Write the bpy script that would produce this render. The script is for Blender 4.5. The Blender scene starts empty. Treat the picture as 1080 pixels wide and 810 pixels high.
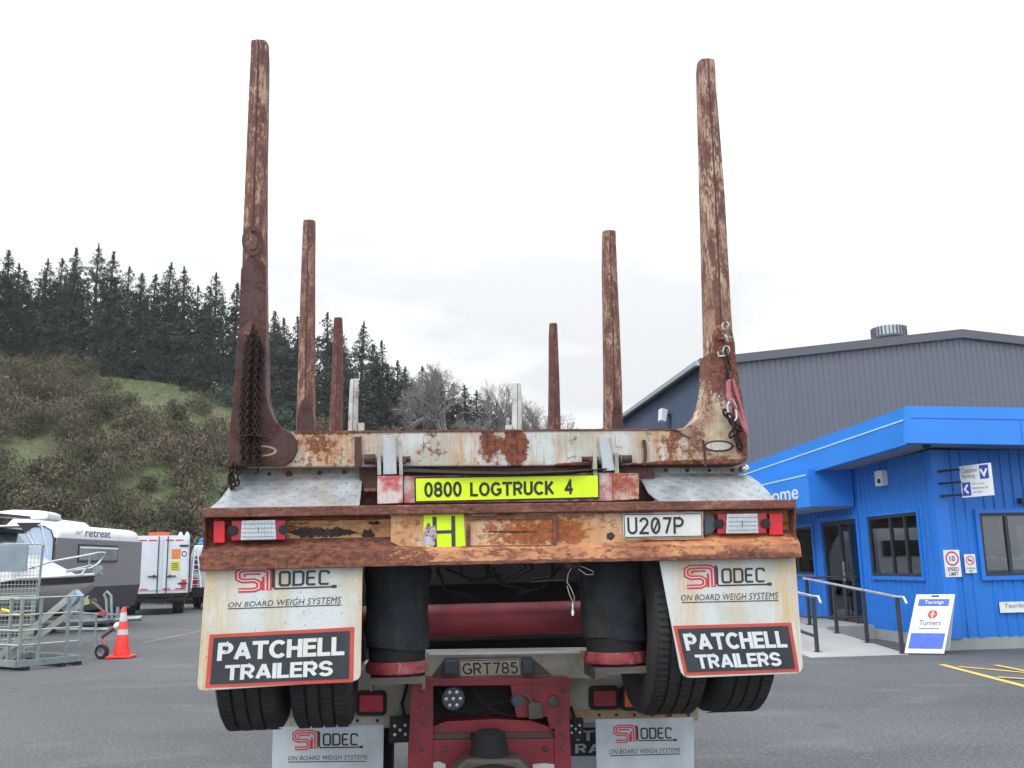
import bpy, bmesh, math, random
import numpy as np
from mathutils import Vector, Matrix
random.seed(7); rng = np.random.default_rng(11)
S = bpy.context.scene
COL = S.collection

# ---------------------------------------------------------------- camera (solved from the vanishing points)
W0, H0, FPX = 1080., 810., 1005.
def _n(v): v = np.array(v, float); return v / np.linalg.norm(v)
wY = _n((434 - 540, 597 - 405, FPX)); wZ = _n((427 - 540, -4920 - 405, FPX)); wZ = _n(wZ - wZ.dot(wY) * wY)
wX = np.cross(wZ, wY); wX = wX if wX[0] > 0 else -wX
EYE = 1.6
cd = bpy.data.cameras.new('camera'); cam = bpy.data.objects.new('camera', cd); COL.objects.link(cam)
cd.sensor_width = 36; cd.lens = 36 * FPX / W0; cd.clip_end = 3000; cd.clip_start = .05
right = (wX[0], wY[0], wZ[0]); down = (wX[1], wY[1], wZ[1]); fwd = (wX[2], wY[2], wZ[2])
cam.matrix_world = Matrix(((right[0], -down[0], -fwd[0], 0), (right[1], -down[1], -fwd[1], 0), (right[2], -down[2], -fwd[2], EYE), (0, 0, 0, 1)))
S.camera = cam
# ---------------------------------------------------------------- light
SUN_EL, SUN_AZ = math.radians(40), math.radians(-122)      # azimuth measured from +Y towards +X
w = bpy.data.worlds.new('World'); S.world = w; w.use_nodes = True
nt = w.node_tree; nt.nodes.clear()
N = nt.nodes.new; L = nt.links.new
out = N('ShaderNodeOutputWorld'); bg = N('ShaderNodeBackground'); bg.inputs['Strength'].default_value = .1
L(bg.outputs[0], out.inputs[0])
sky = N('ShaderNodeTexSky'); sky.sky_type = 'NISHITA'; sky.sun_disc = False; sky.sun_elevation = SUN_EL; sky.sun_rotation = SUN_AZ
sky.air_density = 1.0; sky.dust_density = 2.0
tc = N('ShaderNodeTexCoord'); sep = N('ShaderNodeSeparateXYZ'); L(tc.outputs['Generated'], sep.inputs[0])
# overcast layer: brighter towards the zenith, soft grey banks near the horizon
sq = N('ShaderNodeMath'); sq.operation = 'MULTIPLY'; L(sep.outputs['Z'], sq.inputs[0]); L(sep.outputs['Z'], sq.inputs[1])
el = N('ShaderNodeMapRange'); el.inputs[1].default_value = 0.0; el.inputs[2].default_value = 1.; el.inputs[3].default_value = 9.9; el.inputs[4].default_value = 29.
L(sq.outputs[0], el.inputs[0])
mp = N('ShaderNodeMapping'); mp.inputs['Scale'].default_value = (1.6, 1.6, 5.0); mp.inputs['Location'].default_value = (1.35, .4, .2); L(tc.outputs['Generated'], mp.inputs[0])
nz = N('ShaderNodeTexNoise'); nz.inputs['Scale'].default_value = 1.5; nz.inputs['Detail'].default_value = 5; nz.inputs['Roughness'].default_value = .5; L(mp.outputs[0], nz.inputs[0])
cr = N('ShaderNodeMapRange'); cr.inputs[1].default_value = .40; cr.inputs[2].default_value = .54; cr.inputs[3].default_value = .87; cr.inputs[4].default_value = 1.12; L(nz.outputs['Fac'], cr.inputs[0])
bk = N('ShaderNodeMapRange'); bk.inputs[1].default_value = -.9; bk.inputs[2].default_value = .2; bk.inputs[3].default_value = 1.45; bk.inputs[4].default_value = 1.; L(sep.outputs['Y'], bk.inputs[0])
mu0 = N('ShaderNodeMath'); mu0.operation = 'MULTIPLY'; L(el.outputs[0], mu0.inputs[0]); L(bk.outputs[0], mu0.inputs[1])
mu = N('ShaderNodeMath'); mu.operation = 'MULTIPLY'; L(mu0.outputs[0], mu.inputs[0]); L(cr.outputs[0], mu.inputs[1])
cc = N('ShaderNodeCombineXYZ')
for i, k in enumerate((.985, 1.0, 1.02)):
    m_ = N('ShaderNodeMath'); m_.operation = 'MULTIPLY'; m_.inputs[1].default_value = k; L(mu.outputs[0], m_.inputs[0]); L(m_.outputs[0], cc.inputs[i])
mx = N('ShaderNodeMix'); mx.data_type = 'RGBA'; mx.inputs[0].default_value = .93
L(sky.outputs[0], mx.inputs[6]); L(cc.outputs[0], mx.inputs[7]); L(mx.outputs[2], bg.inputs[0])
sl = bpy.data.lights.new('sun', 'SUN'); sl.energy = 1.4; sl.angle = math.radians(22); sl.color = (1, .97, .92)
so = bpy.data.objects.new('sun', sl); COL.objects.link(so)
d = Vector((math.sin(SUN_AZ) * math.cos(SUN_EL), math.cos(SUN_AZ) * math.cos(SUN_EL), math.sin(SUN_EL)))
so.rotation_euler = d.to_track_quat('Z', 'Y').to_euler(); so.location = (0, 0, 60)
S.view_settings.view_transform = 'Standard'; S.view_settings.look = 'None'; S.view_settings.exposure = 0.0; S.view_settings.gamma = 1
S.view_settings.use_curve_mapping = False
S.cycles.max_bounces = 6; S.cycles.transparent_max_bounces = 12

# ---------------------------------------------------------------- measuring: a pixel of the 1080x810 photo on a real plane
def ray(px, py):
    q = np.array((px - 540, py - 405, FPX)); return np.array((q @ wX, q @ wY, q @ wZ))
def PY(px, py, Y): r = ray(px, py); p = r / r[1] * Y; return Vector((p[0], p[1], p[2] + EYE))
def PX(px, py, X): r = ray(px, py); p = r / r[0] * X; return Vector((p[0], p[1], p[2] + EYE))
def PZ(px, py, z): r = ray(px, py); p = r * ((z - EYE) / r[2]); return Vector((p[0], p[1], p[2] + EYE))
def proj(p):
    v = np.array(p) - np.array((0, 0, EYE)); c = v[0] * wX + v[1] * wY + v[2] * wZ
    return c[0] / c[2] * FPX + 540, c[1] / c[2] * FPX + 405

# ---------------------------------------------------------------- materials
def lin(c): return tuple(((x / 255) / 12.92 if x / 255 <= .04045 else ((x / 255 + .055) / 1.055) ** 2.4) for x in c) + (1,)
class NT:
    def __init__(s, name):
        s.m = bpy.data.materials.new(name); s.m.use_nodes = True; s.t = s.m.node_tree; s.b = s.t.nodes['Principled BSDF']
        s.tc = s.t.nodes.new('ShaderNodeTexCoord').outputs['Object']
    def n(s, k): return s.t.nodes.new(k)
    def l(s, a, b): s.t.links.new(a, b)
    def noise(s, scale=5, detail=6, rough=.55, stretch=(1, 1, 1), loc=(0, 0, 0), dist=0):
        mp = s.n('ShaderNodeMapping'); mp.inputs['Scale'].default_value = stretch; mp.inputs['Location'].default_value = loc; s.l(s.tc, mp.inputs[0])
        z = s.n('ShaderNodeTexNoise'); z.inputs['Scale'].default_value = scale; z.inputs['Detail'].default_value = detail
        z.inputs['Roughness'].default_value = rough; z.inputs['Distortion'].default_value = dist; s.l(mp.outputs[0], z.inputs[0]); return z.outputs['Fac']
    def rng(s, x, a, b, c=0., d=1.):
        r = s.n('ShaderNodeMapRange'); r.inputs[1].default_value = a; r.inputs[2].default_value = b; r.inputs[3].default_value = c; r.inputs[4].default_value = d
        s.l(x, r.inputs[0]); return r.outputs[0]
    def math(s, op, a, b=None):
        m = s.n('ShaderNodeMath'); m.operation = op
        for i, v in enumerate((a, b)):
            if v is None: continue
            if isinstance(v, (int, float)): m.inputs[i].default_value = v
            else: s.l(v, m.inputs[i])
        return m.outputs[0]
    def mix(s, f, a, b):
        m = s.n('ShaderNodeMix'); m.data_type = 'RGBA'
        if isinstance(f, (int, float)): m.inputs[0].default_value = f
        else: s.l(f, m.inputs[0])
        for i, v in ((6, a), (7, b)):
            if isinstance(v, tuple): m.inputs[i].default_value = v
            else: s.l(v, m.inputs[i])
        return m.outputs[2]
    def color(s, c):
        if isinstance(c, tuple): s.b.inputs['Base Color'].default_value = c
        else: s.l(c, s.b.inputs['Base Color'])
    def rough(s, r):
        if isinstance(r, (int, float)): s.b.inputs['Roughness'].default_value = r
        else: s.l(r, s.b.inputs['Roughness'])
    def bump(s, h, strength=.3, dist=.01):
        b = s.n('ShaderNodeBump'); b.inputs['Strength'].default_value = strength; b.inputs['Distance'].default_value = dist; s.l(h, b.inputs['Height']); s.l(b.outputs[0], s.b.inputs['Normal'])
    def spot(s, c, r):
        mp = s.n('ShaderNodeVectorMath'); mp.operation = 'SUBTRACT'; s.l(s.tc, mp.inputs[0]); mp.inputs[1].default_value = c
        m2 = s.n('ShaderNodeVectorMath'); m2.operation = 'DIVIDE'; s.l(mp.outputs[0], m2.inputs[0]); m2.inputs[1].default_value = r
        ln = s.n('ShaderNodeVectorMath'); ln.operation = 'LENGTH'; s.l(m2.outputs[0], ln.inputs[0])
        return s.rng(ln.outputs['Value'], .3, 1.2, 1., 0.)
    def metal(s, v): s.b.inputs['Metallic'].default_value = v

def plain(name, c, rough=.5, metal=0., var=.12, scale=6, bump=0., dirt=None, dirtamt=.5, stretch=(1, 1, 1)):
    t = NT(name); c = lin(c); z = t.noise(scale, 5, .6, stretch)
    dk = tuple(x * (1 - var * 1.6) for x in c[:3]) + (1,); lt = tuple(min(1, x * (1 + var)) for x in c[:3]) + (1,)
    col = t.mix(t.rng(z, .3, .7), dk, lt)
    if dirt: col = t.mix(t.rng(t.noise(scale * .7, 7, .7, (1, 1, .35), (4, 1, 2)), .5, .72, 0, dirtamt), col, lin(dirt))
    t.color(col); t.rough(t.rng(z, .3, .7, rough * .85, min(1, rough * 1.15))); t.metal(metal)
    if bump: t.bump(t.noise(scale * 6, 4), bump)
    return t.m

def rust(name, paint, paint2, amt=.5, streak=.5, rust_d=(62, 36, 32), rust_l=(140, 78, 45), scale=4., spots=(), stretch=(1, 1, 1), stains=(), rough=.6, mott=.8, drips=.6, ochre=None):
    """weathered paint over rust; amt 0..1 share of bare rust, spots = (centre, radius, strength) in the thing's own space"""
    t = NT(name)
    n1 = t.noise(scale, 9, .68, stretch); n2 = t.noise(scale * 1.6, 8, .7, (3.2, 3.2, .35), (3, 7, 1)); n3 = t.noise(scale * 5, 6, .7, stretch, (9, 2, 5)); n4 = t.noise(scale * mott, 5, .6, (1, 1, 1), (1, 8, 3)); n5 = t.noise(scale * 4.5, 6, .65, (3, 3, .22), (2, 2, 9))
    base = t.mix(t.rng(n4, .42, .58), lin(paint), lin(paint2))
    base = t.mix(t.rng(n5, .58, .68, 0, drips * .8), base, lin(tuple(.5 * rust_l[i] + .3 * rust_d[i] + .1 * paint[i] for i in range(3))))
    stain = t.rng(n2, .50, .66, 0, streak)
    for c, r, k in stains: stain = t.math('MAXIMUM', stain, t.math('MULTIPLY', t.math('MULTIPLY', t.spot(c, r), k), t.rng(t.math('ADD', t.math('MULTIPLY', n2, .6), t.math('MULTIPLY', n5, .4)), .40, .56)))
    base = t.mix(stain, base, lin(ochre or tuple((rust_l[i] * 1.0 + paint[i] * .55) / 1.45 for i in range(3))))
    th = .80 - .55 * amt
    m = t.math('ADD', t.math('MULTIPLY', n1, .5), t.math('MULTIPLY', n3, .5))
    for c, r, k in spots: m = t.math('ADD', m, t.math('MULTIPLY', t.spot(c, r), k * .4))
    mask = t.rng(m, th - .03, th + .03)
    rc = t.mix(t.rng(t.math('ADD', t.math('MULTIPLY', n3, .8), t.math('MULTIPLY', n5, .2)), .42, .6), lin(rust_d), lin(rust_l))
    rc = t.mix(t.rng(t.noise(scale * 14, 3, .6), .55, .75, 0, .5), rc, lin(tuple(x * .55 for x in rust_d)))
    col = t.mix(mask, base, rc)
    pits = t.rng(t.noise(scale * 22, 2, .5), .66, .72, 0, .7); col = t.mix(pits, col, lin(rust_d))
    t.color(col); t.rough(t.rng(mask, 0, 1, rough, .92)); t.bump(t.math('ADD', mask, t.math('MULTIPLY', t.noise(scale * 20, 4), .6)), .35, .004)
    return t.m

def glass(name, tint=(.02, .025, .03), refl=.35):
    t = NT(name); t.t.nodes.remove(t.b); o = t.t.nodes['Material Output']
    g = t.n('ShaderNodeBsdfGlossy'); g.inputs['Roughness'].default_value = .02; g.inputs['Color'].default_value = (.9, .95, 1, 1)
    tr = t.n('ShaderNodeBsdfTransparent'); tr.inputs['Color'].default_value = (*[x for x in tint], 1)
    f = t.n('ShaderNodeFresnel'); f.inputs['IOR'].default_value = 1.6; a = t.math('ADD', f.outputs[0], refl - .08)
    m = t.n('ShaderNodeMixShader'); t.l(a, m.inputs[0]); t.l(tr.outputs[0], m.inputs[1]); t.l(g.outputs[0], m.inputs[2]); t.l(m.outputs[0], o.inputs[0]); return t.m

# ---------------------------------------------------------------- mesh builder
class Frame:
    def __init__(s, o, u): s.o = Vector(o); s.u = Vector((u[0], u[1], 0)).normalized(); s.w = Vector((-s.u.y, s.u.x, 0))
    def __call__(s, a, b, c): return s.o + s.u * a + s.w * b + Vector((0, 0, c))
class MB:
    def __init__(s, fr=None): s.v = []; s.f = []; s.fr = fr
    def add(s, vs, fs):
        k = len(s.v); s.v += [tuple(s.fr(*p)) if s.fr else tuple(p) for p in vs]; s.f += [tuple(i + k for i in q) for q in fs]; return s
    def box(s, x0, x1, y0, y1, z0, z1):
        return s.add([(x, y, z) for z in (z0, z1) for y in (y0, y1) for x in (x0, x1)], [(0, 2, 3, 1), (4, 5, 7, 6), (0, 1, 5, 4), (2, 6, 7, 3), (0, 4, 6, 2), (1, 3, 7, 5)])
    def prism(s, pts, off):
        n = len(pts); off = Vector(off); a = [Vector(p) for p in pts]
        return s.add([tuple(p) for p in a] + [tuple(p + off) for p in a], [tuple(range(n)), tuple(range(2 * n - 1, n - 1, -1))] + [(i, i + n, (i + 1) % n + n, (i + 1) % n) for i in range(n)])
    def loft(s, rings, caps=True, closed=True):
        n = len(rings[0]); vs = [tuple(p) for r in rings for p in r]; fs = []
        for j in range(len(rings) - 1):
            for i in range(n if closed else n - 1):
                k = (i + 1) % n; fs.append((j * n + i, j * n + k, (j + 1) * n + k, (j + 1) * n + i))
        if caps: fs += [tuple(range(n))[::-1], tuple(range((len(rings) - 1) * n, len(rings) * n))]
        return s.add(vs, fs)
    def tube(s, path, r, n=8, caps=True):
        P = [Vector(p) for p in path]; rings = []; up = Vector((0, 0, 1)); prev = None
        for i, p in enumerate(P):
            t = (P[min(i + 1, len(P) - 1)] - P[max(i - 1, 0)]).normalized()
            a = (prev - t * prev.dot(t)) if prev is not None else (up.cross(t) if abs(t.z) < .95 else Vector((1, 0, 0)).cross(t))
            a.normalize(); prev = a; b = t.cross(a); rr = r[i] if isinstance(r, (list, tuple)) else r
            rings.append([p + a * math.cos(k * 2 * math.pi / n) * rr + b * math.sin(k * 2 * math.pi / n) * rr for k in range(n)])
        return s.loft(rings, caps)
    def lathe(s, c, ax, prof, n=32, caps=True):
        c = Vector(c); ax = Vector(ax).normalized(); a = ax.orthogonal().normalized(); b = ax.cross(a)
        return s.loft([[c + ax * h + a * math.cos(k * 2 * math.pi / n) * r + b * math.sin(k * 2 * math.pi / n) * r for k in range(n)] for r, h in prof], caps)
    def cyl(s, p0, p1, r, n=16, r1=None):
        p0 = Vector(p0); ax = Vector(p1) - p0; return s.lathe(p0, ax, [(r, 0), (r if r1 is None else r1, ax.length)], n)
    def build(s, name, mat, parent=None, smooth=False, bevel=0., label=None, recalc=True, kind=None):
        me = bpy.data.meshes.new(name); o = Vector((0, 0, 0)) if parent is None else wloc(parent)
        me.from_pydata([tuple(Vector(p) - o) for p in s.v], [], s.f)
        if bevel or recalc:
            bm = bmesh.new(); bm.from_mesh(me)
            if recalc: bmesh.ops.recalc_face_normals(bm, faces=bm.faces)
            if bevel:
                es = [e for e in bm.edges if len(e.link_faces) == 2 and e.calc_face_angle(0) > .5]
                bmesh.ops.bevel(bm, geom=es, offset=bevel, segments=2, affect='EDGES', profile=.6, clamp_overlap=True)
            bm.to_mesh(me); bm.free()
        me.materials.append(mat); me.update()
        if smooth:
            me.polygons.foreach_set('use_smooth', [True] * len(me.polygons))
            try: me.set_sharp_from_angle(angle=math.radians(40))
            except Exception: pass
        ob = bpy.data.objects.new(name, me); COL.objects.link(ob)
        if parent is not None: ob.parent = parent
        if label: ob['label'] = label
        if kind: ob['kind'] = kind
        return ob
def wloc(o):
    v = Vector((0, 0, 0))
    while o is not None: v += o.location; o = o.parent
    return v
def thing(name, label, cat, loc=(0, 0, 0), group=None):
    o = bpy.data.objects.new(name, None); COL.objects.link(o); o.location = loc; o.empty_display_size = .2
    o['label'] = label; o['category'] = cat
    if group: o['group'] = group
    return o
def tag(o, label, cat, group=None):
    o['label'] = label; o['category'] = cat
    if group: o['group'] = group
    return o
def rebase(o, loc):
    """put a single-mesh thing's origin at its base"""
    loc = Vector(loc); o.data.transform(Matrix.Translation(-loc)); o.location = loc; return o
def pp(pts, Y): return [PY(x, y, Y) for x, y in pts]
pc = pp
def slab(mb, pts, Y0, Y1): return mb.prism(pp(pts, Y0), (0, Y1 - Y0, 0))

def ragged(x0, x1, y0, y1, n, seed):
    rd = random.Random(seed); h = (y1 - y0) / 2; c = (y0 + y1) / 2; top = []; bot_ = []
    for k in range(n + 1):
        f = k / n; e = min(1, f * 5, (1 - f) * 4) ; x = x0 + (x1 - x0) * f
        top.append((x, c - h * e * rd.uniform(.45, 1.15))); bot_.append((x, c + h * e * rd.uniform(.45, 1.15)))
    return top + bot_[::-1][1:-1]

# flat marks: 2-D shapes in 0..1 laid on a real surface
def text2d(s, bold=.0, shear=0., space=1.):
    cu = bpy.data.curves.new('t', 'FONT'); cu.body = s; cu.offset = bold; cu.shear = shear; cu.space_character = space; cu.resolution_u = 3; cu.align_x = 'LEFT'
    ob = bpy.data.objects.new('t', cu); COL.objects.link(ob); dg = bpy.context.evaluated_depsgraph_get()
    me = bpy.data.meshes.new_from_object(ob.evaluated_get(dg)); V = [(v.co.x, v.co.y) for v in me.vertices]; Fc = [tuple(p.vertices) for p in me.polygons]
    bpy.data.objects.remove(ob); bpy.data.meshes.remove(me); bpy.data.curves.remove(cu)
    x0 = min(v[0] for v in V); x1 = max(v[0] for v in V); y0 = min(v[1] for v in V); y1 = max(v[1] for v in V)
    return [((x - x0) / (x1 - x0), (y - y0) / (y1 - y0)) for x, y in V], Fc
def rect2d(a=0, b=0, c=1, d=1): return [(a, b), (c, b), (c, d), (a, d)], [(0, 1, 2, 3)]
def frame2d(a, b, c, d, t, tv=None):
    tv = tv or t
    return [(a, b), (c, b), (c, d), (a, d), (a + t, b + tv), (c - t, b + tv), (c - t, d - tv), (a + t, d - tv)], [(0, 1, 5, 4), (1, 2, 6, 5), (2, 3, 7, 6), (3, 0, 4, 7)]
def disc2d(cx, cy, rx, ry, n=20): return [(cx + rx * math.cos(k * 2 * math.pi / n), cy + ry * math.sin(k * 2 * math.pi / n)) for k in range(n)], [tuple(range(n))]
def ring2d(cx, cy, rx, ry, t, n=24):
    v = [(cx + rx * k_ * math.cos(k * 2 * math.pi / n), cy + ry * k_ * math.sin(k * 2 * math.pi / n)) for k_ in (1, 1 - t) for k in range(n)]
    return v, [(i, (i + 1) % n, (i + 1) % n + n, i + n) for i in range(n)]
def stroke2d(path, wd, asp=1., cap=False):
    """thick mitred line, drawn in square units (x scaled by asp) and given back in 0..1"""
    P = [(x * asp, y) for x, y in path]; h = wd / 2; n = len(P); D = []
    for i in range(n - 1): dx, dy = P[i + 1][0] - P[i][0], P[i + 1][1] - P[i][1]; l = math.hypot(dx, dy) or 1; D.append((dx / l, dy / l))
    if cap: P[0] = (P[0][0] - D[0][0] * h, P[0][1] - D[0][1] * h); P[-1] = (P[-1][0] + D[-1][0] * h, P[-1][1] + D[-1][1] * h)
    closed = n > 3 and math.hypot(P[0][0] - P[-1][0], P[0][1] - P[-1][1]) < 1e-6; V = []
    for i in range(n):
        a = D[i - 1] if i > 0 else (D[-1] if closed else D[0]); b = D[i] if i < n - 1 else (D[0] if closed else D[-1])
        nx, ny = -(a[1] + b[1]), a[0] + b[0]; l = math.hypot(nx, ny) or 1; nx /= l; ny /= l; k = h / max(.5, nx * -a[1] + ny * a[0])
        V += [((P[i][0] + nx * k) / asp, P[i][1] + ny * k), ((P[i][0] - nx * k) / asp, P[i][1] - ny * k)]
    return V, [(2 * i, 2 * i + 1, 2 * i + 3, 2 * i + 2) for i in range(n - 1)]
def _arc(cx, cy, rx, ry, a0, a1, n=12): return [(cx + rx * math.cos(math.radians(a0 + (a1 - a0) * k / n)), cy + ry * math.sin(math.radians(a0 + (a1 - a0) * k / n))) for k in range(n + 1)]
def glyph(c):
    """centre lines of a plain grotesque capital: list of (points, square caps), advance width"""
    P_ = ([(0, 1), (.34, 1)] + _arc(.34, .73, .26, .27, 90, -90) + [(.34, .46), (0, .46)], False); st = ([(0, 0), (0, 1)], True)
    S_ = ([(.60, .76)] + _arc(.31, .75, .29, .25, 20, 250, 12) + _arc(.31, .25, .31, .25, 70, -160, 12), False)
    return {'P': ([st, P_], .60), 'R': ([st, P_, ([(.30, .46), (.60, 0)], False)], .62), 'A': ([([(0, -.07), (.36, 1.07)], False), ([(.72, -.07), (.36, 1.07)], False), ([(.12, .27), (.60, .27)], False)], .72),
        'T': ([([(0, 1), (.64, 1)], True), ([(.32, 1), (.32, 0)], True)], .64), 'C': ([(_arc(.38, .5, .38, .5, 42, 318, 20), False)], .68), 'H': ([st, ([(.60, 0), (.60, 1)], True), ([(0, .52), (.6, .52)], False)], .60),
        'E': ([st, ([(0, 1), (.48, 1)], True), ([(0, .52), (.44, .52)], True), ([(0, 0), (.48, 0)], True)], .50), 'L': ([st, ([(0, 0), (.46, 0)], True)], .48), 'I': ([st], .0), 'S': ([S_], .62),
        'O': ([(_arc(.36, .5, .36, .5, 0, 360, 28), False)], .72), 'G': ([(_arc(.38, .5, .38, .5, 42, 340, 22), False), ([(.42, .44), (.73, .44), (.73, .1)], False)], .72), '0': ([(_arc(.28, .5, .28, .5, 0, 360, 28), False)], .56),
        '8': ([(_arc(.28, .75, .25, .25, 0, 360, 20), False), (_arc(.28, .26, .28, .26, 0, 360, 20), False)], .56), 'U': ([([(0, 1)] + _arc(.29, .28, .29, .28, 180, 360, 14) + [(.58, 1)], True)], .58),
        'K': ([st, ([(.56, 1.05), (0, .36)], False), ([(.18, .55), (.60, -.05)], False)], .58), '4': ([([(.46, 0), (.46, 1)], True), ([(.46, 1), (0, .28)], False), ([(0, .28), (.60, .28)], True)], .58),
        '2': ([([(.02, .76)] + _arc(.28, .74, .26, .26, 165, -35, 12) + [(.02, .03)], False), ([(0, 0), (.54, 0)], True)], .56), '7': ([([(0, 1), (.54, 1), (.20, -.04)], False)], .54),
        '5': ([([(.50, 1), (.08, 1), (.04, .56)], False), (_arc(.26, .32, .28, .32, 128, -150, 16), False)], .56), 'D': ([st, ([(0, 1), (.25, 1)] + _arc(.25, .5, .35, .5, 90, -90) + [(.25, 0), (0, 0)], False)], .6), ' ': ([], .3)}[c]
def textg(s, wt=.2, gap=.18):
    out = []; x = 0
    for c in s:
        g, wd = glyph(c)
        for pts, cap in g: out.append(stroke2d([(x + a * (1), b) for a, b in pts], wt, 1., cap))
        x += wd + gap + wt * .75
    V, Fc = merge2d(*out); x0 = min(v[0] for v in V); x1 = max(v[0] for v in V); y0 = min(v[1] for v in V); y1 = max(v[1] for v in V)
    return [((v[0] - x0) / (x1 - x0), (v[1] - y0) / (y1 - y0), v[2]) for v in V], Fc
def merge2d(*ps):
    V, Fc = [], []
    for j, (v, f) in enumerate(ps): k = len(V); V += [(p[0], p[1], (p[2] if len(p) > 2 else 0) + (j % 7)) for p in v]; Fc += [tuple(i + k for i in q) for q in f]
    return V, Fc
def place2d(p, a, b, c, d): return [(a + q[0] * (c - a), b + q[1] * (d - b)) + tuple(q[2:]) for q in p[0]], p[1]
def quadmap(TL, TR, BR, BL, Y):
    """v up; a quad of photo pixels on the plane y=Y"""
    def f(u, v):
        x = (BL[0] * (1 - u) + BR[0] * u) * (1 - v) + (TL[0] * (1 - u) + TR[0] * u) * v
        y = (BL[1] * (1 - u) + BR[1] * u) * (1 - v) + (TL[1] * (1 - u) + TR[1] * u) * v
        return PY(x, y, Y)
    return f
def planemap(O, U, V): O, U, V = Vector(O), Vector(U), Vector(V); return lambda u, v: O + U * u + V * v
def flat(name, shape, fn, mat, parent=None, label=None):
    u0, v0 = shape[0][0][:2]; o_ = Vector(fn(u0, v0)); nn = (Vector(fn(u0 + .01, v0)) - o_).cross(Vector(fn(u0, v0 + .01)) - o_).normalized()
    if nn.dot(Vector((0, 0, EYE)) - o_) < 0: nn = -nn
    mb = MB(); mb.add([Vector(fn(p[0], p[1])) + nn * (p[2] * .00014 if len(p) > 2 else 0) for p in shape[0]], shape[1]); return mb.build(name, mat, parent, recalc=False, label=label)

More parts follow.
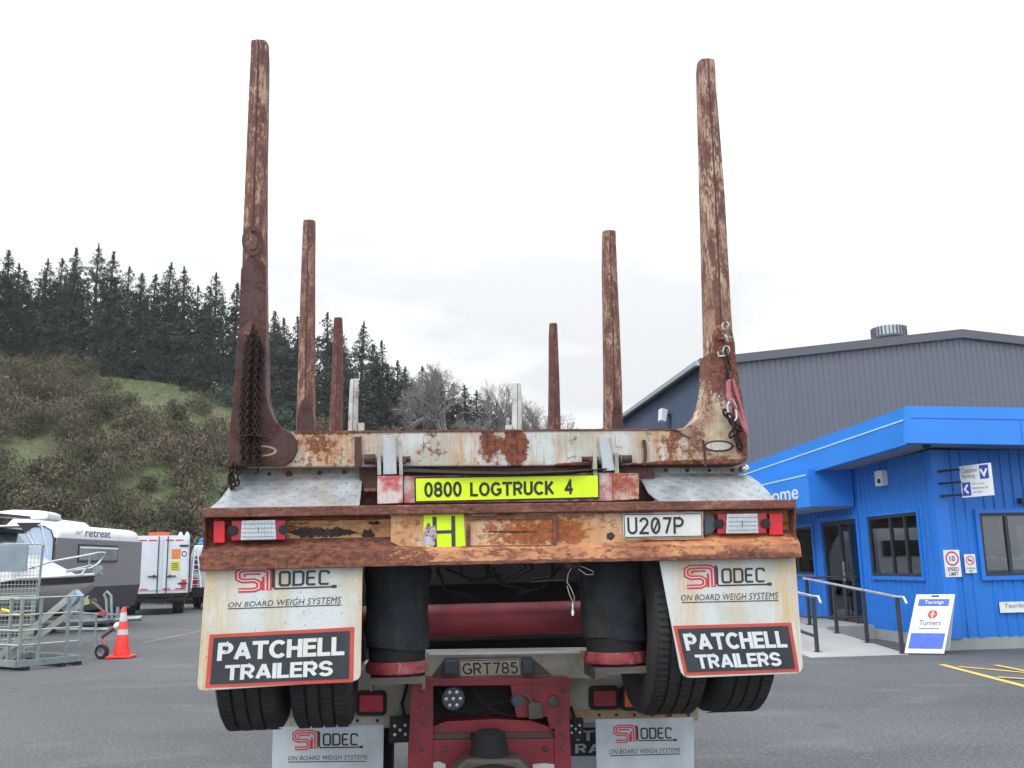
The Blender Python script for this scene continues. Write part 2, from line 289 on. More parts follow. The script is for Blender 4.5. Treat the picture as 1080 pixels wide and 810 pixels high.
# ---------------------------------------------------------------- material set
M = {}
def build_materials():
    # positions in spots/stains are relative to the trailer root (0.40, 4.2, 0.9)
    M['beam'] = rust('weathered_white_paint', (186, 194, 194), (166, 168, 158), .42, .7, scale=8, rust_l=(132, 80, 54), rust_d=(78, 42, 36), drips=1.1, ochre=(176, 132, 88),
        spots=(((-.05, 0, 1.22), (.055, .5, .09), .5), ((.06, 0, 1.22), (.06, .5, .10), .75), ((-.80, 0, 1.25), (.22, .4, .2), .16), ((.80, 0, 1.22), (.12, .4, .2), .22), ((.98, 0, 1.12), (.45, .4, .025), .9), ((.35, 0, 1.12), (.14, .4, .02), .9), ((0, 0, 1.305), (2, .4, .010), .7)),
        stains=(((-.80, 0, 1.25), (.34, .5, .4), 1.), ((.78, 0, 1.25), (.22, .5, .4), 1.), ((-.12, 0, 1.2), (.14, .5, .3), .9), ((.45, 0, 1.2), (.12, .5, .3), .5)))
    M['stanchion'] = rust('stanchion_paint_over_rust', (170, 142, 122), (140, 102, 90), .60, .4, rust_d=(78, 50, 46), rust_l=(118, 82, 74), scale=24, stretch=(1, 1, .28), mott=.15, drips=.6)
    M['stanchion2'] = rust('stanchion_dark_rust', (128, 90, 80), (100, 66, 60), .62, .6, rust_d=(70, 42, 40), rust_l=(104, 64, 58), scale=22, stretch=(1, 1, .5), drips=.3)
    M['stanchion_white'] = rust('stanchion_chipped_white_paint', (190, 194, 194), (165, 165, 160), .40, .3, scale=6)
    M['stanchion_cream'] = rust('stanchion_cream_and_rust', (184, 160, 136), (142, 104, 90), .565, .4, rust_d=(78, 50, 46), rust_l=(118, 82, 74), scale=22, stretch=(1, 1, .26), mott=.15, drips=.6)
    M['darkrust'] = rust('dark_brown_rust', (72, 46, 42), (58, 36, 34), .5, .3, rust_d=(42, 25, 24), rust_l=(80, 46, 38), scale=12)
    M['tan'] = rust('tan_paint_with_orange_rust', (198, 166, 126), (190, 138, 88), .45, .9, rust_d=(92, 54, 42), rust_l=(158, 94, 54), scale=7, stretch=(.45, 1, 1.8), mott=1.2,
        spots=(((-1.2, 0, .9), (.3, .4, .2), .3), ((-.6, 0, .905), (.6, .4, .008), .5)))
    M['panel_tan'] = rust('tan_centre_panel', (196, 178, 150), (184, 142, 98), .50, .9, rust_d=(112, 64, 42), rust_l=(168, 100, 56), scale=7, stretch=(.7, 1, 1), mott=.9, drips=.5,
        stains=(((.22, 0, .85), (.5, .5, .1), .8),), spots=(((.22, 0, .73), (1., .4, .02), .5), ((.12, 0, .83), (.25, .4, .06), .22), ((-.28, 0, .8), (.2, .4, .1), -.4)))
    M['lip'] = rust('brown_lip_rust', (142, 96, 78), (118, 78, 68), .62, .4, rust_d=(70, 42, 38), rust_l=(124, 78, 64), scale=12, stretch=(.6, 1, 1.4))
    M['flange'] = rust('flange_rust', (188, 134, 92), (156, 98, 68), .48, .5, rust_d=(74, 44, 40), rust_l=(130, 82, 62), scale=8, stretch=(.6, 1, 1.3), mott=.6, drips=.25,
        spots=(((-1.05, 0, .75), (.72, .4, .3), .6), ((.2, 0, .705), (2., .4, .012), .5), ((1.1, 0, .7), (.4, .4, .03), .5)))
    M['flap'] = rust('mudflap_white_with_drips', (198, 206, 208), (186, 190, 184), .12, .0, rust_d=(120, 84, 50), rust_l=(176, 138, 72), scale=5, rough=.5, drips=.0,
        stains=(((-1.23, 0, .5), (.14, .5, .8), 1.), ((1.24, 0, .5), (.10, .5, .8), 1.), ((-.95, 0, .65), (.05, .5, .6), 1.), ((-.63, 0, .6), (.06, .5, .5), .8), ((.78, 0, .5), (.07, .5, .8), .9), ((-.57, 0, .3), (.05, .5, .4), .7), ((1.0, 0, .65), (.05, .5, .3), .6)))
    M['flap2'] = plain('clean_white_mudflap', (190, 202, 212), .45, dirt=(150, 150, 145), dirtamt=.3)
    M['redpatch'] = rust('faded_red_over_white', (172, 78, 86), (196, 188, 186), .38, .3, rust_d=(110, 60, 48), rust_l=(160, 96, 80), scale=9, mott=1.1)
    M['truckwhite'] = rust('dirty_cream_truck_paint', (168, 170, 162), (142, 140, 128), .28, .5, rust_d=(84, 62, 50), rust_l=(140, 112, 82), scale=6)
    M['truckred'] = plain('dark_red_chassis_paint', (142, 40, 54), .45, var=.2, dirt=(70, 34, 38), dirtamt=.7, scale=7)
    M['axle'] = plain('dusty_red_axle_paint', (146, 48, 62), .55, var=.2, dirt=(72, 44, 50), dirtamt=.7, scale=6, stretch=(.6, 1, 2))
    M['alu'] = None
    t = NT('chequer_plate_aluminium'); z = t.noise(7, 7, .65); z2 = t.noise(3, 5, .6, (1, 1, 1), (4, 4, 4))
    t.color(t.mix(t.rng(z2, .50, .70, 0, .55), t.mix(t.rng(z, .3, .7), lin((122, 130, 136)), lin((168, 174, 178))), lin((140, 120, 100)))); t.metal(.35); t.rough(t.rng(z, .3, .7, .4, .62))
    mp = t.n('ShaderNodeMapping'); mq = t.n('ShaderNodeMapping'); mq.inputs['Scale'].default_value = (.55, 1, 0); t.l(t.tc, mq.inputs[0]); mp.inputs['Rotation'].default_value = (0, 0, math.radians(45)); t.l(mq.outputs[0], mp.inputs[0])
    ws = []
    for dirn, ph in (('X', 0), ('Y', 1.57)):
        wv = t.n('ShaderNodeTexWave'); wv.wave_type = 'BANDS'; wv.bands_direction = dirn; wv.inputs['Scale'].default_value = 9.5; wv.inputs['Phase Offset'].default_value = ph; t.l(mp.outputs[0], wv.inputs[0]); ws.append(wv.outputs['Fac'])
    t.bump(t.rng(t.math('MULTIPLY', ws[0], ws[1]), .45, .7), .8, .006); M['alu'] = t.m
    M['black'] = plain('matt_black', (26, 27, 29), .75, var=.2)
    M['rubber'] = plain('tyre_rubber', (42, 43, 45), .85, var=.2, dirt=(74, 70, 66), dirtamt=.35, scale=9, bump=.2)
    M['bellow'] = plain('grimy_blue_black_sleeve', (38, 47, 55), .85, var=.35, dirt=(80, 74, 66), dirtamt=.7, scale=9, bump=.6)
    M['underdark'] = plain('grimy_chassis_black', (30, 30, 32), .8, var=.3, dirt=(58, 50, 46), dirtamt=.5)
    M['collar'] = plain('scuffed_red_ring', (140, 50, 58), .55, var=.35, dirt=(190, 150, 145), dirtamt=.9, scale=18, stretch=(1, 1, 3))
    M['steelgrime'] = plain('grimy_steel', (98, 92, 88), .6, .4, var=.25, dirt=(60, 50, 46), dirtamt=.6)
    M['chain'] = plain('rusty_chain_steel', (48, 34, 32), .8, .3, var=.4, scale=20)
    M['chain_bright'] = plain('bright_chain_steel', (185, 188, 190), .3, .9, var=.15, scale=20)
    M['strap'] = plain('faded_pink_strap', (170, 100, 112), .8, var=.25, scale=12)
    M['hivis'] = plain('hivis_yellow', (206, 240, 8), .45, var=.05, dirt=(170, 190, 30), dirtamt=.4); 
    M['ink'] = plain('black_ink', (28, 30, 34), .5, var=.1)
    M['ink2'] = plain('dark_grey_ink', (44, 50, 58), .5, var=.1, dirt=(90, 95, 98), dirtamt=.25, scale=9)
    M['letter'] = plain('white_lettering', (206, 214, 218), .5, var=.06, dirt=(206, 196, 160), dirtamt=.8, scale=3)
    M['letter_red'] = plain('red_lettering', (200, 52, 56), .5, var=.08)
    M['redborder'] = plain('faded_red_border', (190, 76, 66), .55, var=.12)
    M['plate'] = plain('number_plate_white', (206, 210, 208), .4, var=.04, dirt=(170, 170, 160), dirtamt=.3)
    M['plate2'] = plain('dusty_number_plate', (176, 172, 156), .55, var=.12, dirt=(110, 104, 96), dirtamt=.6, scale=14)
    M['reflector'] = plain('red_reflector', (214, 24, 40), .25, var=.05)
    M['lensred'] = plain('red_lens', (176, 34, 56), .2, var=.15, scale=30)
    M['lensdark'] = plain('dark_red_lens', (140, 28, 48), .2, var=.2, scale=30)
    M['lensorange'] = plain('orange_lens', (206, 92, 44), .2, var=.1)
    M['lenssilver'] = plain('silver_lens', (186, 196, 204), .22, .3, var=.1, scale=30)
    M['lampgrey'] = plain('slate_lamp_housing', (62, 74, 86), .5, var=.1)
    M['led'] = plain('led_bead', (205, 210, 215), .15, .4)
    M['white'] = plain('white_gelcoat', (222, 226, 230), .3, var=.04, scale=2)
    M['vanwhite'] = plain('white_truck_paint', (206, 214, 222), .35, var=.05, scale=2, dirt=(170, 172, 170), dirtamt=.25)
    M['galv'] = plain('galvanised_steel', (148, 160, 162), .45, .55, var=.15, scale=9)
    M['galvlight'] = plain('pale_galvanised_channel', (176, 184, 178), .5, .3, var=.12, scale=9)
    M['cgrey'] = plain('caravan_grey_cladding', (124, 122, 127), .45, var=.05, scale=3)
    M['cdark'] = plain('caravan_charcoal_skirt', (46, 48, 54), .5, var=.1, scale=3)
    M['cpale'] = plain('caravan_pale_blue_end', (168, 190, 216), .35, var=.05, scale=3)
    M['hull'] = plain('boat_hull_grey', (150, 148, 148), .35, var=.06, scale=3)
    M['canvas'] = plain('dark_canvas', (52, 52, 54), .85, var=.12)
    M['conered'] = plain('fluoro_cone_plastic', (240, 62, 50), .5, var=.05)
    M['coneband'] = plain('cone_reflective_band', (200, 202, 208), .35, var=.05)
    M['yellow'] = plain('yellow_plastic', (220, 205, 40), .5)
    M['orange'] = plain('orange_plastic', (225, 90, 50), .4)
    M['orangesign'] = plain('orange_sign', (214, 130, 70), .5); M['yellowsign'] = plain('yellow_sign', (205, 200, 70), .5)
    M['bluecloth'] = plain('blue_tarpaulin', (60, 110, 180), .7)
    M['ally'] = plain('aluminium_rail', (195, 200, 205), .3, .7)
    # buildings
    M['blue'] = plain('royal_blue_cladding', (21, 112, 204), .5, var=.05, scale=1.2, dirt=(40, 100, 170), dirtamt=.3)
    M['bluefascia'] = plain('bright_blue_fascia', (38, 128, 224), .45, var=.04, scale=1., dirt=(66, 130, 206), dirtamt=.25)
    M['bluetrim'] = plain('blue_window_trim', (20, 114, 212), .45, var=.04)
    M['soffit'] = plain('grey_soffit', (132, 138, 146), .6, var=.04)
    M['line_white'] = plain('pale_blue_line', (170, 215, 255), .4)
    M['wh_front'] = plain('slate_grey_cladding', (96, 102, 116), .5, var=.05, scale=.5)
    M['wh_side'] = plain('darker_side_cladding', (62, 80, 108), .5, var=.05, scale=.5)  # side wall tone set darker and bluer than the front cladding
    M['wh_trim'] = plain('charcoal_flashing', (82, 86, 96), .5, var=.05)
    M['gutter'] = plain('pale_gutter', (150, 160, 165), .5)
    M['vent'] = plain('zinc_vent', (170, 178, 186), .35, .6)
    M['frame'] = plain('charcoal_window_frame', (44, 48, 56), .45, var=.05)
    M['glass'] = glass('window_glass', (.74, .78, .80), .09)
    M['inside'] = plain('interior_wall', (120, 116, 108), .8, var=.08); M['insidefloor'] = plain('interior_carpet', (52, 54, 58), .9)
    M['blind'] = plain('brown_blind', (110, 98, 86), .8); M['deskwhite'] = plain('white_desk', (190, 192, 194), .4)
    M['signwhite'] = plain('sign_white', (214, 220, 228), .4, var=.03); M['signblue'] = plain('sign_blue', (30, 66, 170), .4, var=.04)
    M['signred'] = plain('sign_red', (206, 46, 50), .4); M['signgrey'] = plain('sign_grey_text', (86, 98, 120), .5)
    M['signpanelblue'] = plain('board_blue', (52, 92, 196), .4)
    M['concrete'] = plain('pale_concrete', (158, 160, 160), .85, var=.07, scale=1.5, bump=.15, dirt=(120, 122, 122), dirtamt=.3)
    M['concrete_base'] = plain('foundation_concrete', (140, 148, 150), .85, var=.1, scale=2, bump=.15, dirt=(104, 108, 108), dirtamt=.4)
    M['yellowpaint'] = plain('worn_yellow_paint', (212, 178, 84), .7, var=.1, scale=4, dirt=(120, 112, 90), dirtamt=.5)
    M['whitepaint'] = plain('worn_white_line', (140, 143, 146), .8, var=.1, scale=2, dirt=(90, 92, 96), dirtamt=.8)
    # ground
    t = NT('asphalt'); a = t.noise(.35, 6, .6); b = t.noise(32, 4, .75); c = t.noise(.5, 6, .6, (.35, .9, 1), (5, 5, 0), .6)
    col = t.mix(t.rng(a, .3, .7), lin((60, 63, 67)), lin((82, 85, 89))); col = t.mix(t.rng(c, .5, .68, 0, .55), col, lin((50, 52, 56)))
    c2 = t.noise(.8, 6, .65, (.5, 1.2, 1), (15, 3, 0), .8); col = t.mix(t.rng(c2, .56, .68, 0, .35), col, lin((104, 106, 108))); b2 = t.noise(18, 4, .7, (1, 1, 1), (3, 3, 3)); col = t.mix(t.rng(b2, .5, .75, 0, .35), col, lin((44, 46, 50)))
    b3 = t.noise(1.7, 5, .7, (1, 1, 1), (7, 1, 0), .5); col = t.mix(t.rng(b3, .60, .72, 0, .5), col, lin((40, 42, 45)))
    col = t.mix(t.rng(b, .53, .64, 0, .65), col, lin((136, 136, 136))); t.color(col); t.rough(t.rng(a, .3, .7, .68, .85)); t.bump(b, .5, .006); M['asphalt'] = t.m
    t = NT('hillside_grass'); a = t.noise(.07, 7, .65); b = t.noise(.9, 6, .7); 
    col = t.mix(t.rng(b, .35, .68), lin((50, 64, 38)), lin((82, 92, 56))); col = t.mix(t.rng(a, .52, .66, 0, .7), col, lin((104, 96, 74)))
    t.color(col); t.rough(.95); t.bump(b, .6, .3); M['grass'] = t.m
    def leafm(name, c1, c2, c3, sc=.12):
        t = NT(name); g = t.n('ShaderNodeNewGeometry'); z = t.noise(sc, 3, .5)
        col = t.mix(g.outputs['Random Per Island'], lin(c1), lin(c2)); col = t.mix(t.rng(z, .44, .58, 0, .75), col, lin(c3)); t.color(col); t.rough(.9); t.b.inputs['Specular IOR Level'].default_value = .15; return t.m
    M['conifer'] = leafm('conifer_needles', (42, 54, 50), (76, 88, 80), (54, 60, 56), .3)
    M['scrub'] = leafm('dry_scrub_twigs', (63, 58, 50), (124, 113, 97), (62, 68, 48), .36)
    M['green_bush'] = leafm('green_bush_leaves', (44, 62, 50), (78, 96, 84), (60, 80, 66))
    M['tuft'] = leafm('grass_tuft_blades', (64, 82, 46), (106, 114, 70), (92, 92, 62), .2)
    M['bark'] = plain('bark', (58, 52, 48), .9, var=.2); M['twig'] = plain('bare_grey_twigs', (128, 124, 122), .9, var=.2)
build_materials()

# ================================================================ THE SETTING
def struct(name, mb, mat, smooth=False):
    o = mb.build(name, mat, None, smooth); o['kind'] = 'structure'; return o
struct('asphalt_yard', MB().box(-700, 700, -60, 1500, -.4, 0), M['asphalt'])
CX = [-140, -90, -60, -41.7, -36.1, -31.4, -24.8, -19, -12.1, -5.3, 4.6, 16.6, 30, 50, 90]
CZ = [20, 23, 23.5, 22.4, 21.6, 21.4, 20.7, 18.4, 15.7, 13.9, 12.4, 9.5, 5, 1.5, -1]
def terrain(X, Y):
    s = X / max(Y, 1) * 100; zc = np.interp(s, CX, CZ); yb = 50.
    bump_ = .45 * math.sin(X * .31 + Y * .17) + .35 * math.sin(X * .13 - Y * .41 + 1)
    if Y < yb: return -.3
    t = min(1, (Y - yb) / 50.); z = zc * (t ** .92) + bump_ * math.sin(math.pi * min(t, 1)) - .3 * (1 - t)
    if Y > 100: z = zc - (Y - 100) * .04 * max(0, min(1, zc / 12))
    return z
mb = MB(); xs = np.linspace(-190, 150, 171); ys = np.concatenate([np.linspace(46, 112, 56), np.linspace(116, 240, 14)])
mb.add([(x * (y / 100) ** .6, y, terrain(x * (y / 100) ** .6, y)) for y in ys for x in xs], [(j * len(xs) + i, j * len(xs) + i + 1, (j + 1) * len(xs) + i + 1, (j + 1) * len(xs) + i) for j in range(len(ys) - 1) for i in range(len(xs) - 1)])
struct('hill', mb, M['grass'], True)

# scrub covering the hill: cards grouped in clumps
def cards(c, n, rad, size, flatten=.7, up=0., wid=.45):
    """n small quads scattered through an ellipsoid"""
    u = rng.normal(size=(n, 3)); u /= np.linalg.norm(u, axis=1)[:, None]; r = rng.random(n) ** .45
    P = u * r[:, None] * rad; P[:, 2] = P[:, 2] * flatten; P += c
    a = rng.normal(size=(n, 3)); a /= np.linalg.norm(a, axis=1)[:, None]
    if up: a[:, 2] = np.abs(a[:, 2]) + up; a /= np.linalg.norm(a, axis=1)[:, None]
    b = np.cross(a, rng.normal(size=(n, 3))); b /= np.linalg.norm(b, axis=1)[:, None]
    s = size * (.6 + .8 * rng.random(n))[:, None]
    return np.stack([P - a * s - b * s * wid, P + a * s - b * s * wid * .6, P + a * s * 1.1 + b * s * wid * .4, P - a * s * .8 + b * s * wid], 1)
def cards_mesh(name, arr, mat, parent=None, kind=None):
    V = arr.reshape(-1, 3); n = len(V) // 4; me = bpy.data.meshes.new(name)
    if parent is not None: V = V - np.array(wloc(parent))
    me.vertices.add(4 * n); me.vertices.foreach_set('co', V.astype(np.float32).ravel()); me.loops.add(4 * n); me.loops.foreach_set('vertex_index', np.arange(4 * n, dtype=np.int32))
    me.polygons.add(n); me.polygons.foreach_set('loop_start', np.arange(0, 4 * n, 4, dtype=np.int32)); me.update(calc_edges=True); me.materials.append(mat)
    o = bpy.data.objects.new(name, me); COL.objects.link(o)
    if parent is not None: o.parent = parent
    if kind: o['kind'] = kind
    return o
holes = [(30, 475, 60, 16), (148, 486, 18, 24), (190, 408, 78, 24), (40, 425, 20, 8), (120, 398, 50, 7), (262, 440, 40, 20), (290, 455, 40, 10), (75, 425, 25, 8), (150, 520, 18, 6), (120, 505, 12, 6), (215, 440, 20, 8)]
acc = []
gy = 50.5
while gy < 101:
    gx_ = -96.
    while gx_ < 13:
        X = gx_ + rng.uniform(-1.1, 1.1); Y = gy + rng.uniform(-1.1, 1.1); gx_ += 2.15
        z = terrain(X, Y); px, py = proj((X, Y, z + .7))
        skip = any(((px - a) / c) ** 2 + ((py - b) / d) ** 2 < rng.uniform(.75, 1.1) for a, b, c, d in holes)
        if skip and rng.random() < .96: continue
        r = rng.uniform(1.0, 2.0) * (1. if not skip else .35)
        for q in range(3):
            o_ = np.array((rng.normal() * r * .45, rng.normal() * r * .45, r * rng.uniform(.25, .75))); rr_ = r * rng.uniform(.5, .85)
            acc.append(cards(np.array((X, Y, z)) + o_, int(330 * rr_ * rr_) + 30, np.array((rr_, rr_, rr_)), .085, .9, .3, .45))
    gy += 2.15
scrub = cards_mesh('scrub', np.concatenate(acc), M['scrub'], None, 'stuff'); acc = []
for k in range(16000):
    X = rng.uniform(-95, 12); Y = rng.uniform(50.5, 103); z = terrain(X, Y); acc.append(cards(np.array((X, Y, z + .05)), 5, np.array((.45, .45, .12)), .09, 1., .8, .3))
cards_mesh('grass_tufts', np.concatenate(acc), M['tuft'], None, 'stuff')

# ---------------------------------------------------------------- trees
def conifer_cards(h, R, seed):
    global rng; rng = np.random.default_rng(seed); out = []; ph = rng.uniform(0, 6.28, 6)
    for k in range(1400):
        t = 1 - rng.random() ** .62 * .96; z = t * h; a = rng.uniform(0, 6.28)
        prof = min(1., ((1 - t) / .50) ** .70) * (1 - .25 * max(0, (.25 - t) / .25))
        lobe = .80 + .16 * math.sin(2 * a + 9 * t + ph[0]) + .12 * math.sin(3 * a - 23 * t + ph[1]) + .10 * math.sin(41 * t + ph[2])
        if math.sin(3 * a + 31 * t + ph[3]) * math.sin(a - 17 * t + ph[4]) > .55 and t < .85: continue
        l = R * prof * lobe * rng.random() ** .40
        sz = .45 if t < .8 else .30
        out.append(cards(np.array((math.cos(a) * l, math.sin(a) * l, z - .12 * l)), 8 if t < .8 else 6, np.array((sz, sz, sz * .8)) * (1 if t < .93 else .5), .16 if t < .8 else .12, .8, .3, .4))
    for k in range(26):
        z = h * (.94 + .06 * k / 26); out.append(cards(np.array((0, 0, z)), 5, np.array((.22, .22, .25)) * (1.1 - k / 26), .11, 1., 1.))
    return np.concatenate(out)
protos = []
for i, (h, R) in enumerate(((20, 2.75), (20, 2.35), (20, 2.95), (20, 2.15))):
    root = thing('conifer', 'x', 'tree', (0, 0, 0), 'dark conifers along the hilltop')
    cards_mesh('crown', conifer_cards(h, R, 100 + i), M['conifer'], root)
    MB().tube([(0, 0, -1), (.1, 0, h * .4), (0, .1, h * .8), (0, 0, h * .97)], [.32, .24, .12, .03], 7).build('trunk', M['bark'], root)
    protos.append(root)
def copy_tree(o):
    c = o.copy(); COL.objects.link(c)
    for ch in o.children: q = ch.copy(); COL.objects.link(q); q.parent = c
    return c
rr = random.Random(5); used = [False] * 4
skyline = [(-230, 270), (-120, 262), (-40, 268), (0, 260), (30, 275), (65, 270), (100, 262), (130, 282), (165, 285), (185, 276), (205, 297), (232, 290), (247, 298), (275, 325), (300, 328), (330, 335), (345, 330), (360, 342), (383, 340), (392, 360), (410, 362), (420, 378), (440, 385), (455, 392), (478, 400), (500, 410), (530, 425), (560, 440)]
def conifer_label(px):
    if px < 35: return 'dark green conifer in the tall row above the boat and caravan at the left edge'
    if px < 120: return 'dark green conifer in the tall row on the hilltop above the caravan'
    if px < 225: return 'dark green conifer in the tall row above the grassy crown of the hill'
    if px < 265: return 'dark green conifer right beside the tall chained post at the trailer corner'
    if px < 312: return 'dark green conifer between the chained corner post and the second rusty post'
    if px < 345: return 'dark green conifer seen between the second and third rusty posts on the left'
    if px < 400: return 'dark green conifer just right of the third rusty post, behind the white post'
    return 'dark green conifer low in the treeline behind the large bare grey tree'
xsl = [p[0] for p in skyline]; ysl = [p[1] for p in skyline]
def put_conifer(px, top, Y, wide=1.):
    k = rr.randrange(4); base = terrain(PY(px, 400, Y).x, Y); P = PY(px, top, Y); h = P.z - base
    o = protos[k] if not used[k] else copy_tree(protos[k]); used[k] = True
    o.location = (P.x, Y, base); s = h / 20; o.scale = (wide, wide, s); o.rotation_euler = (rr.gauss(0, .02), rr.gauss(0, .02), rr.uniform(0, 6.28)); o['label'] = conifer_label(px)
for px in [-230, -195, -165, -130, -100, -70, -38, -8, 10, 28, 48, 66, 82, 101, 116, 132, 148, 166, 180, 196, 212, 228, 247, 272, 288, 304, 320, 345, 363, 380, 393, 406, 418, 430, 445, 460, 476]:
    put_conifer(px + rr.uniform(-3, 3), np.interp(px, xsl, ysl) + rr.uniform(-7, 7), 103 + rr.uniform(-1, 3), rr.uniform(.8, 1.0))
for px in list(range(-220, 470, 34)):
    put_conifer(px + rr.uniform(-8, 8), np.interp(px, xsl, ysl) + rr.uniform(10, 34), 110 + rr.uniform(0, 6), rr.uniform(.9, 1.15))
for px in (490, 502, 514, 526, 545):
    put_conifer(px, 408 + (px - 490) * .4 + rr.uniform(-3, 3), 118, 1.1)

def bare_tree(px, top, Y, spread, label, seed, group, depth=6, r0=.22):
    P = PY(px, top, Y); base = terrain(P.x, Y); h = P.z - base; rd = random.Random(seed)
    root = thing('bare_tree', label, 'tree', (P.x, Y, base), group); tw = MB(); tr = MB()
    def grow(p, d, l, r, k):
        q = p + d * l; mid = (p + q) / 2 + Vector((rd.uniform(-1, 1), rd.uniform(-1, 1), rd.uniform(-.3, .6))) * l * .08
        (tr if k < 2 else tw).tube([p, mid, q], [r, r * .85, r * .7], 5 if k < 2 else 3, False)
        if k >= depth: return
        for i in range(3 if k < depth - 1 else 4):
            t = rd.uniform(.45, 1.); a = Vector((rd.gauss(0, 1), rd.gauss(0, 1), rd.gauss(.25, .6))).normalized()
            nd = (d * 1.0 + a * spread).normalized(); grow(p + (q - p) * (t if i else 1), nd, l * rd.uniform(.62, .82), r * .62, k + 1)
    grow(Vector((P.x, Y, base - .3)), Vector((0, 0, 1)), h * .26, r0, 0)
    zmax = max(v[2] for v in tw.v); k = h / (zmax - base)
    for m in (tw, tr): m.v = [(P.x + (v[0] - P.x) * k, Y + (v[1] - Y) * k, base + (v[2] - base) * k) for v in m.v]
    tr.build('trunk', M['twig'], root); tw.build('crown', M['twig'], root, recalc=False)
bare_tree(470, 380, 92, .85, 'broad bare grey tree in front of the conifers, largest of the leafless trees', 3, 'leafless trees in the treeline', 7, .24)
bare_tree(430, 408, 94, .9, 'small bare tree at the left foot of the broad grey tree, by the white post', 9, 'leafless trees in the treeline', 6)
bare_tree(505, 420, 90, .9, 'low bushy bare tree at the right foot of the broad grey tree', 13, 'leafless trees in the treeline', 6)
for i, (px, top, lb) in enumerate(((532, 402, 'slender bare tree just left of the right-hand white post'), (552, 412, 'slender bare tree just right of the right-hand white post'), (566, 418, 'slender bare tree between the white post and the rusty post'), (576, 424, 'slender bare tree touching the left side of the far right rusty post'), (593, 432, 'shortest bare tree just right of the far right rusty post'))):
    bare_tree(px, top, 100 + i, .55, lb, 20 + i, 'leafless trees in the treeline', 6, .14)
bs = []
rng = np.random.default_rng(4)
for px, py, r, lb in ((238, 418, 2.0, 'round grey green bush at the foot of the conifers beside the chained post'), (296, 448, 1.6, 'green bush between the chained post and second post'), (410, 470, 2.2, 'low green bush behind the bolster beam below the bare tree')):
    P = PY(px, py, 99); z = terrain(P.x, 99); root = thing('bush', lb, 'bush', (P.x, 99, z))
    cards_mesh('foliage', cards(np.array((P.x, 99, z + r * .5)), 700, np.array((r, r, r)), .14, .8, .3), M['green_bush'], root)
    MB().tube([(P.x, 99, z - .2), (P.x + .1, 99, z + r * .5)], [.08, .04], 6).build('stem', M['bark'], root)

# ================================================================ WAREHOUSE
YWH = 31.5
wh = thing('warehouse', 'large slate grey metal clad warehouse behind the blue office', 'building', (12, YWH, 0))
lc = PY(744, 386, YWH); pk = PY(1013, 356, YWH); XR = pk.x + (pk.x - lc.x); ZE, ZP = lc.z, pk.z
XL = lc.x; DEP = 38
def ribbed(mb, a, b, ztop, z0, pitch, depth, nrm, width=.035):
    """corrugated sheet from a to b (xy), top height function, ribs standing proud"""
    a, b = Vector(a), Vector(b); Ln = (b - a).length; u = (b - a) / Ln; n = int(Ln / pitch); pts = []
    for i in range(n):
        s0 = i * pitch; pts += [(s0, 0), (s0 + pitch - width * 2, 0), (s0 + pitch - width * 1.5, depth), (s0 + pitch - width * .5, depth)]
    pts.append((Ln, 0)); nr = Vector(nrm); vs = []
    for s, dd in pts:
        p = a + u * s + nr * dd; zt = ztop(s); zb = z0(s) if callable(z0) else z0; vs += [(p.x, p.y, zb), (p.x, p.y, zt)]
    mb.add(vs, [(2 * i, 2 * i + 2, 2 * i + 3, 2 * i + 1) for i in range(len(pts) - 1)]); return mb
half = pk.x - XL
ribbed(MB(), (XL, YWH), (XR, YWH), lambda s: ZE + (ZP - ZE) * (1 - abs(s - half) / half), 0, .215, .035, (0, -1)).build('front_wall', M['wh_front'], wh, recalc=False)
ribbed(MB(), (XL, YWH), (XL, YWH + DEP), lambda s: ZE, 0, .215, .035, (-1, 0)).build('side_wall', M['wh_side'], wh, recalc=False, label='darker side wall facing the trailer')
MB().box(XL + .1, XR, YWH + DEP, YWH + DEP + .1, 0, ZE).build('rear_wall', M['wh_front'], wh)
MB().box(XR, XR + .1, YWH, YWH + DEP, 0, ZE).build('side_wall', M['wh_front'], wh)
rf = MB().loft([[(XL - .25, YWH - .12, ZE + .08), (pk.x, YWH - .12, ZP + .1), (XR + .25, YWH - .12, ZE + .08), (XR + .25, YWH - .12, ZE + .22), (pk.x, YWH - .12, ZP + .26), (XL - .25, YWH - .12, ZE + .22)], [(XL - .25, YWH + DEP + .2, ZE + .08), (pk.x, YWH + DEP + .2, ZP + .1), (XR + .25, YWH + DEP + .2, ZE + .08), (XR + .25, YWH + DEP + .2, ZE + .22), (pk.x, YWH + DEP + .2, ZP + .26), (XL - .25, YWH + DEP + .2, ZE + .22)]]).build('roof', M['wh_trim'], wh)
MB().prism([(XL - .25, YWH - .16, ZE - .05), (pk.x, YWH - .16, ZP - .03), (XR + .25, YWH - .16, ZE - .05), (XR + .25, YWH - .16, ZE + .24), (pk.x, YWH - .16, ZP + .28), (XL - .25, YWH - .16, ZE + .24)], (0, .06, 0)).build('barge_flashing', M['wh_trim'], wh)
MB().box(XL - .42, XL - .27, YWH - .2, YWH + DEP, ZE - .02, ZE + .14).build('gutter', M['gutter'], wh)
MB().box(XL - .05, XL + .09, YWH - .05, YWH - .0, 0, ZE - .07).box(XL - .05, XL - .0, YWH, YWH + .12, 0, ZE).build('corner_flashing', M['wh_trim'], wh)
MB().cyl(PY(938, 362, 34), PY(938, 362, 34) + Vector((0, 0, .5)), .5, 20).build('vent_base', M['wh_trim'], wh)
vb = PY(938, 357, 34); v_ = MB(); v_.lathe(vb, (0, 0, 1), [(.56, 0), (.62, .06), (.62, .4), (.5, .47), (.2, .53), (.01, .54)], 32)
vo = v_.build('turbine_vent', M['vent'], wh, True)
fn_ = MB()
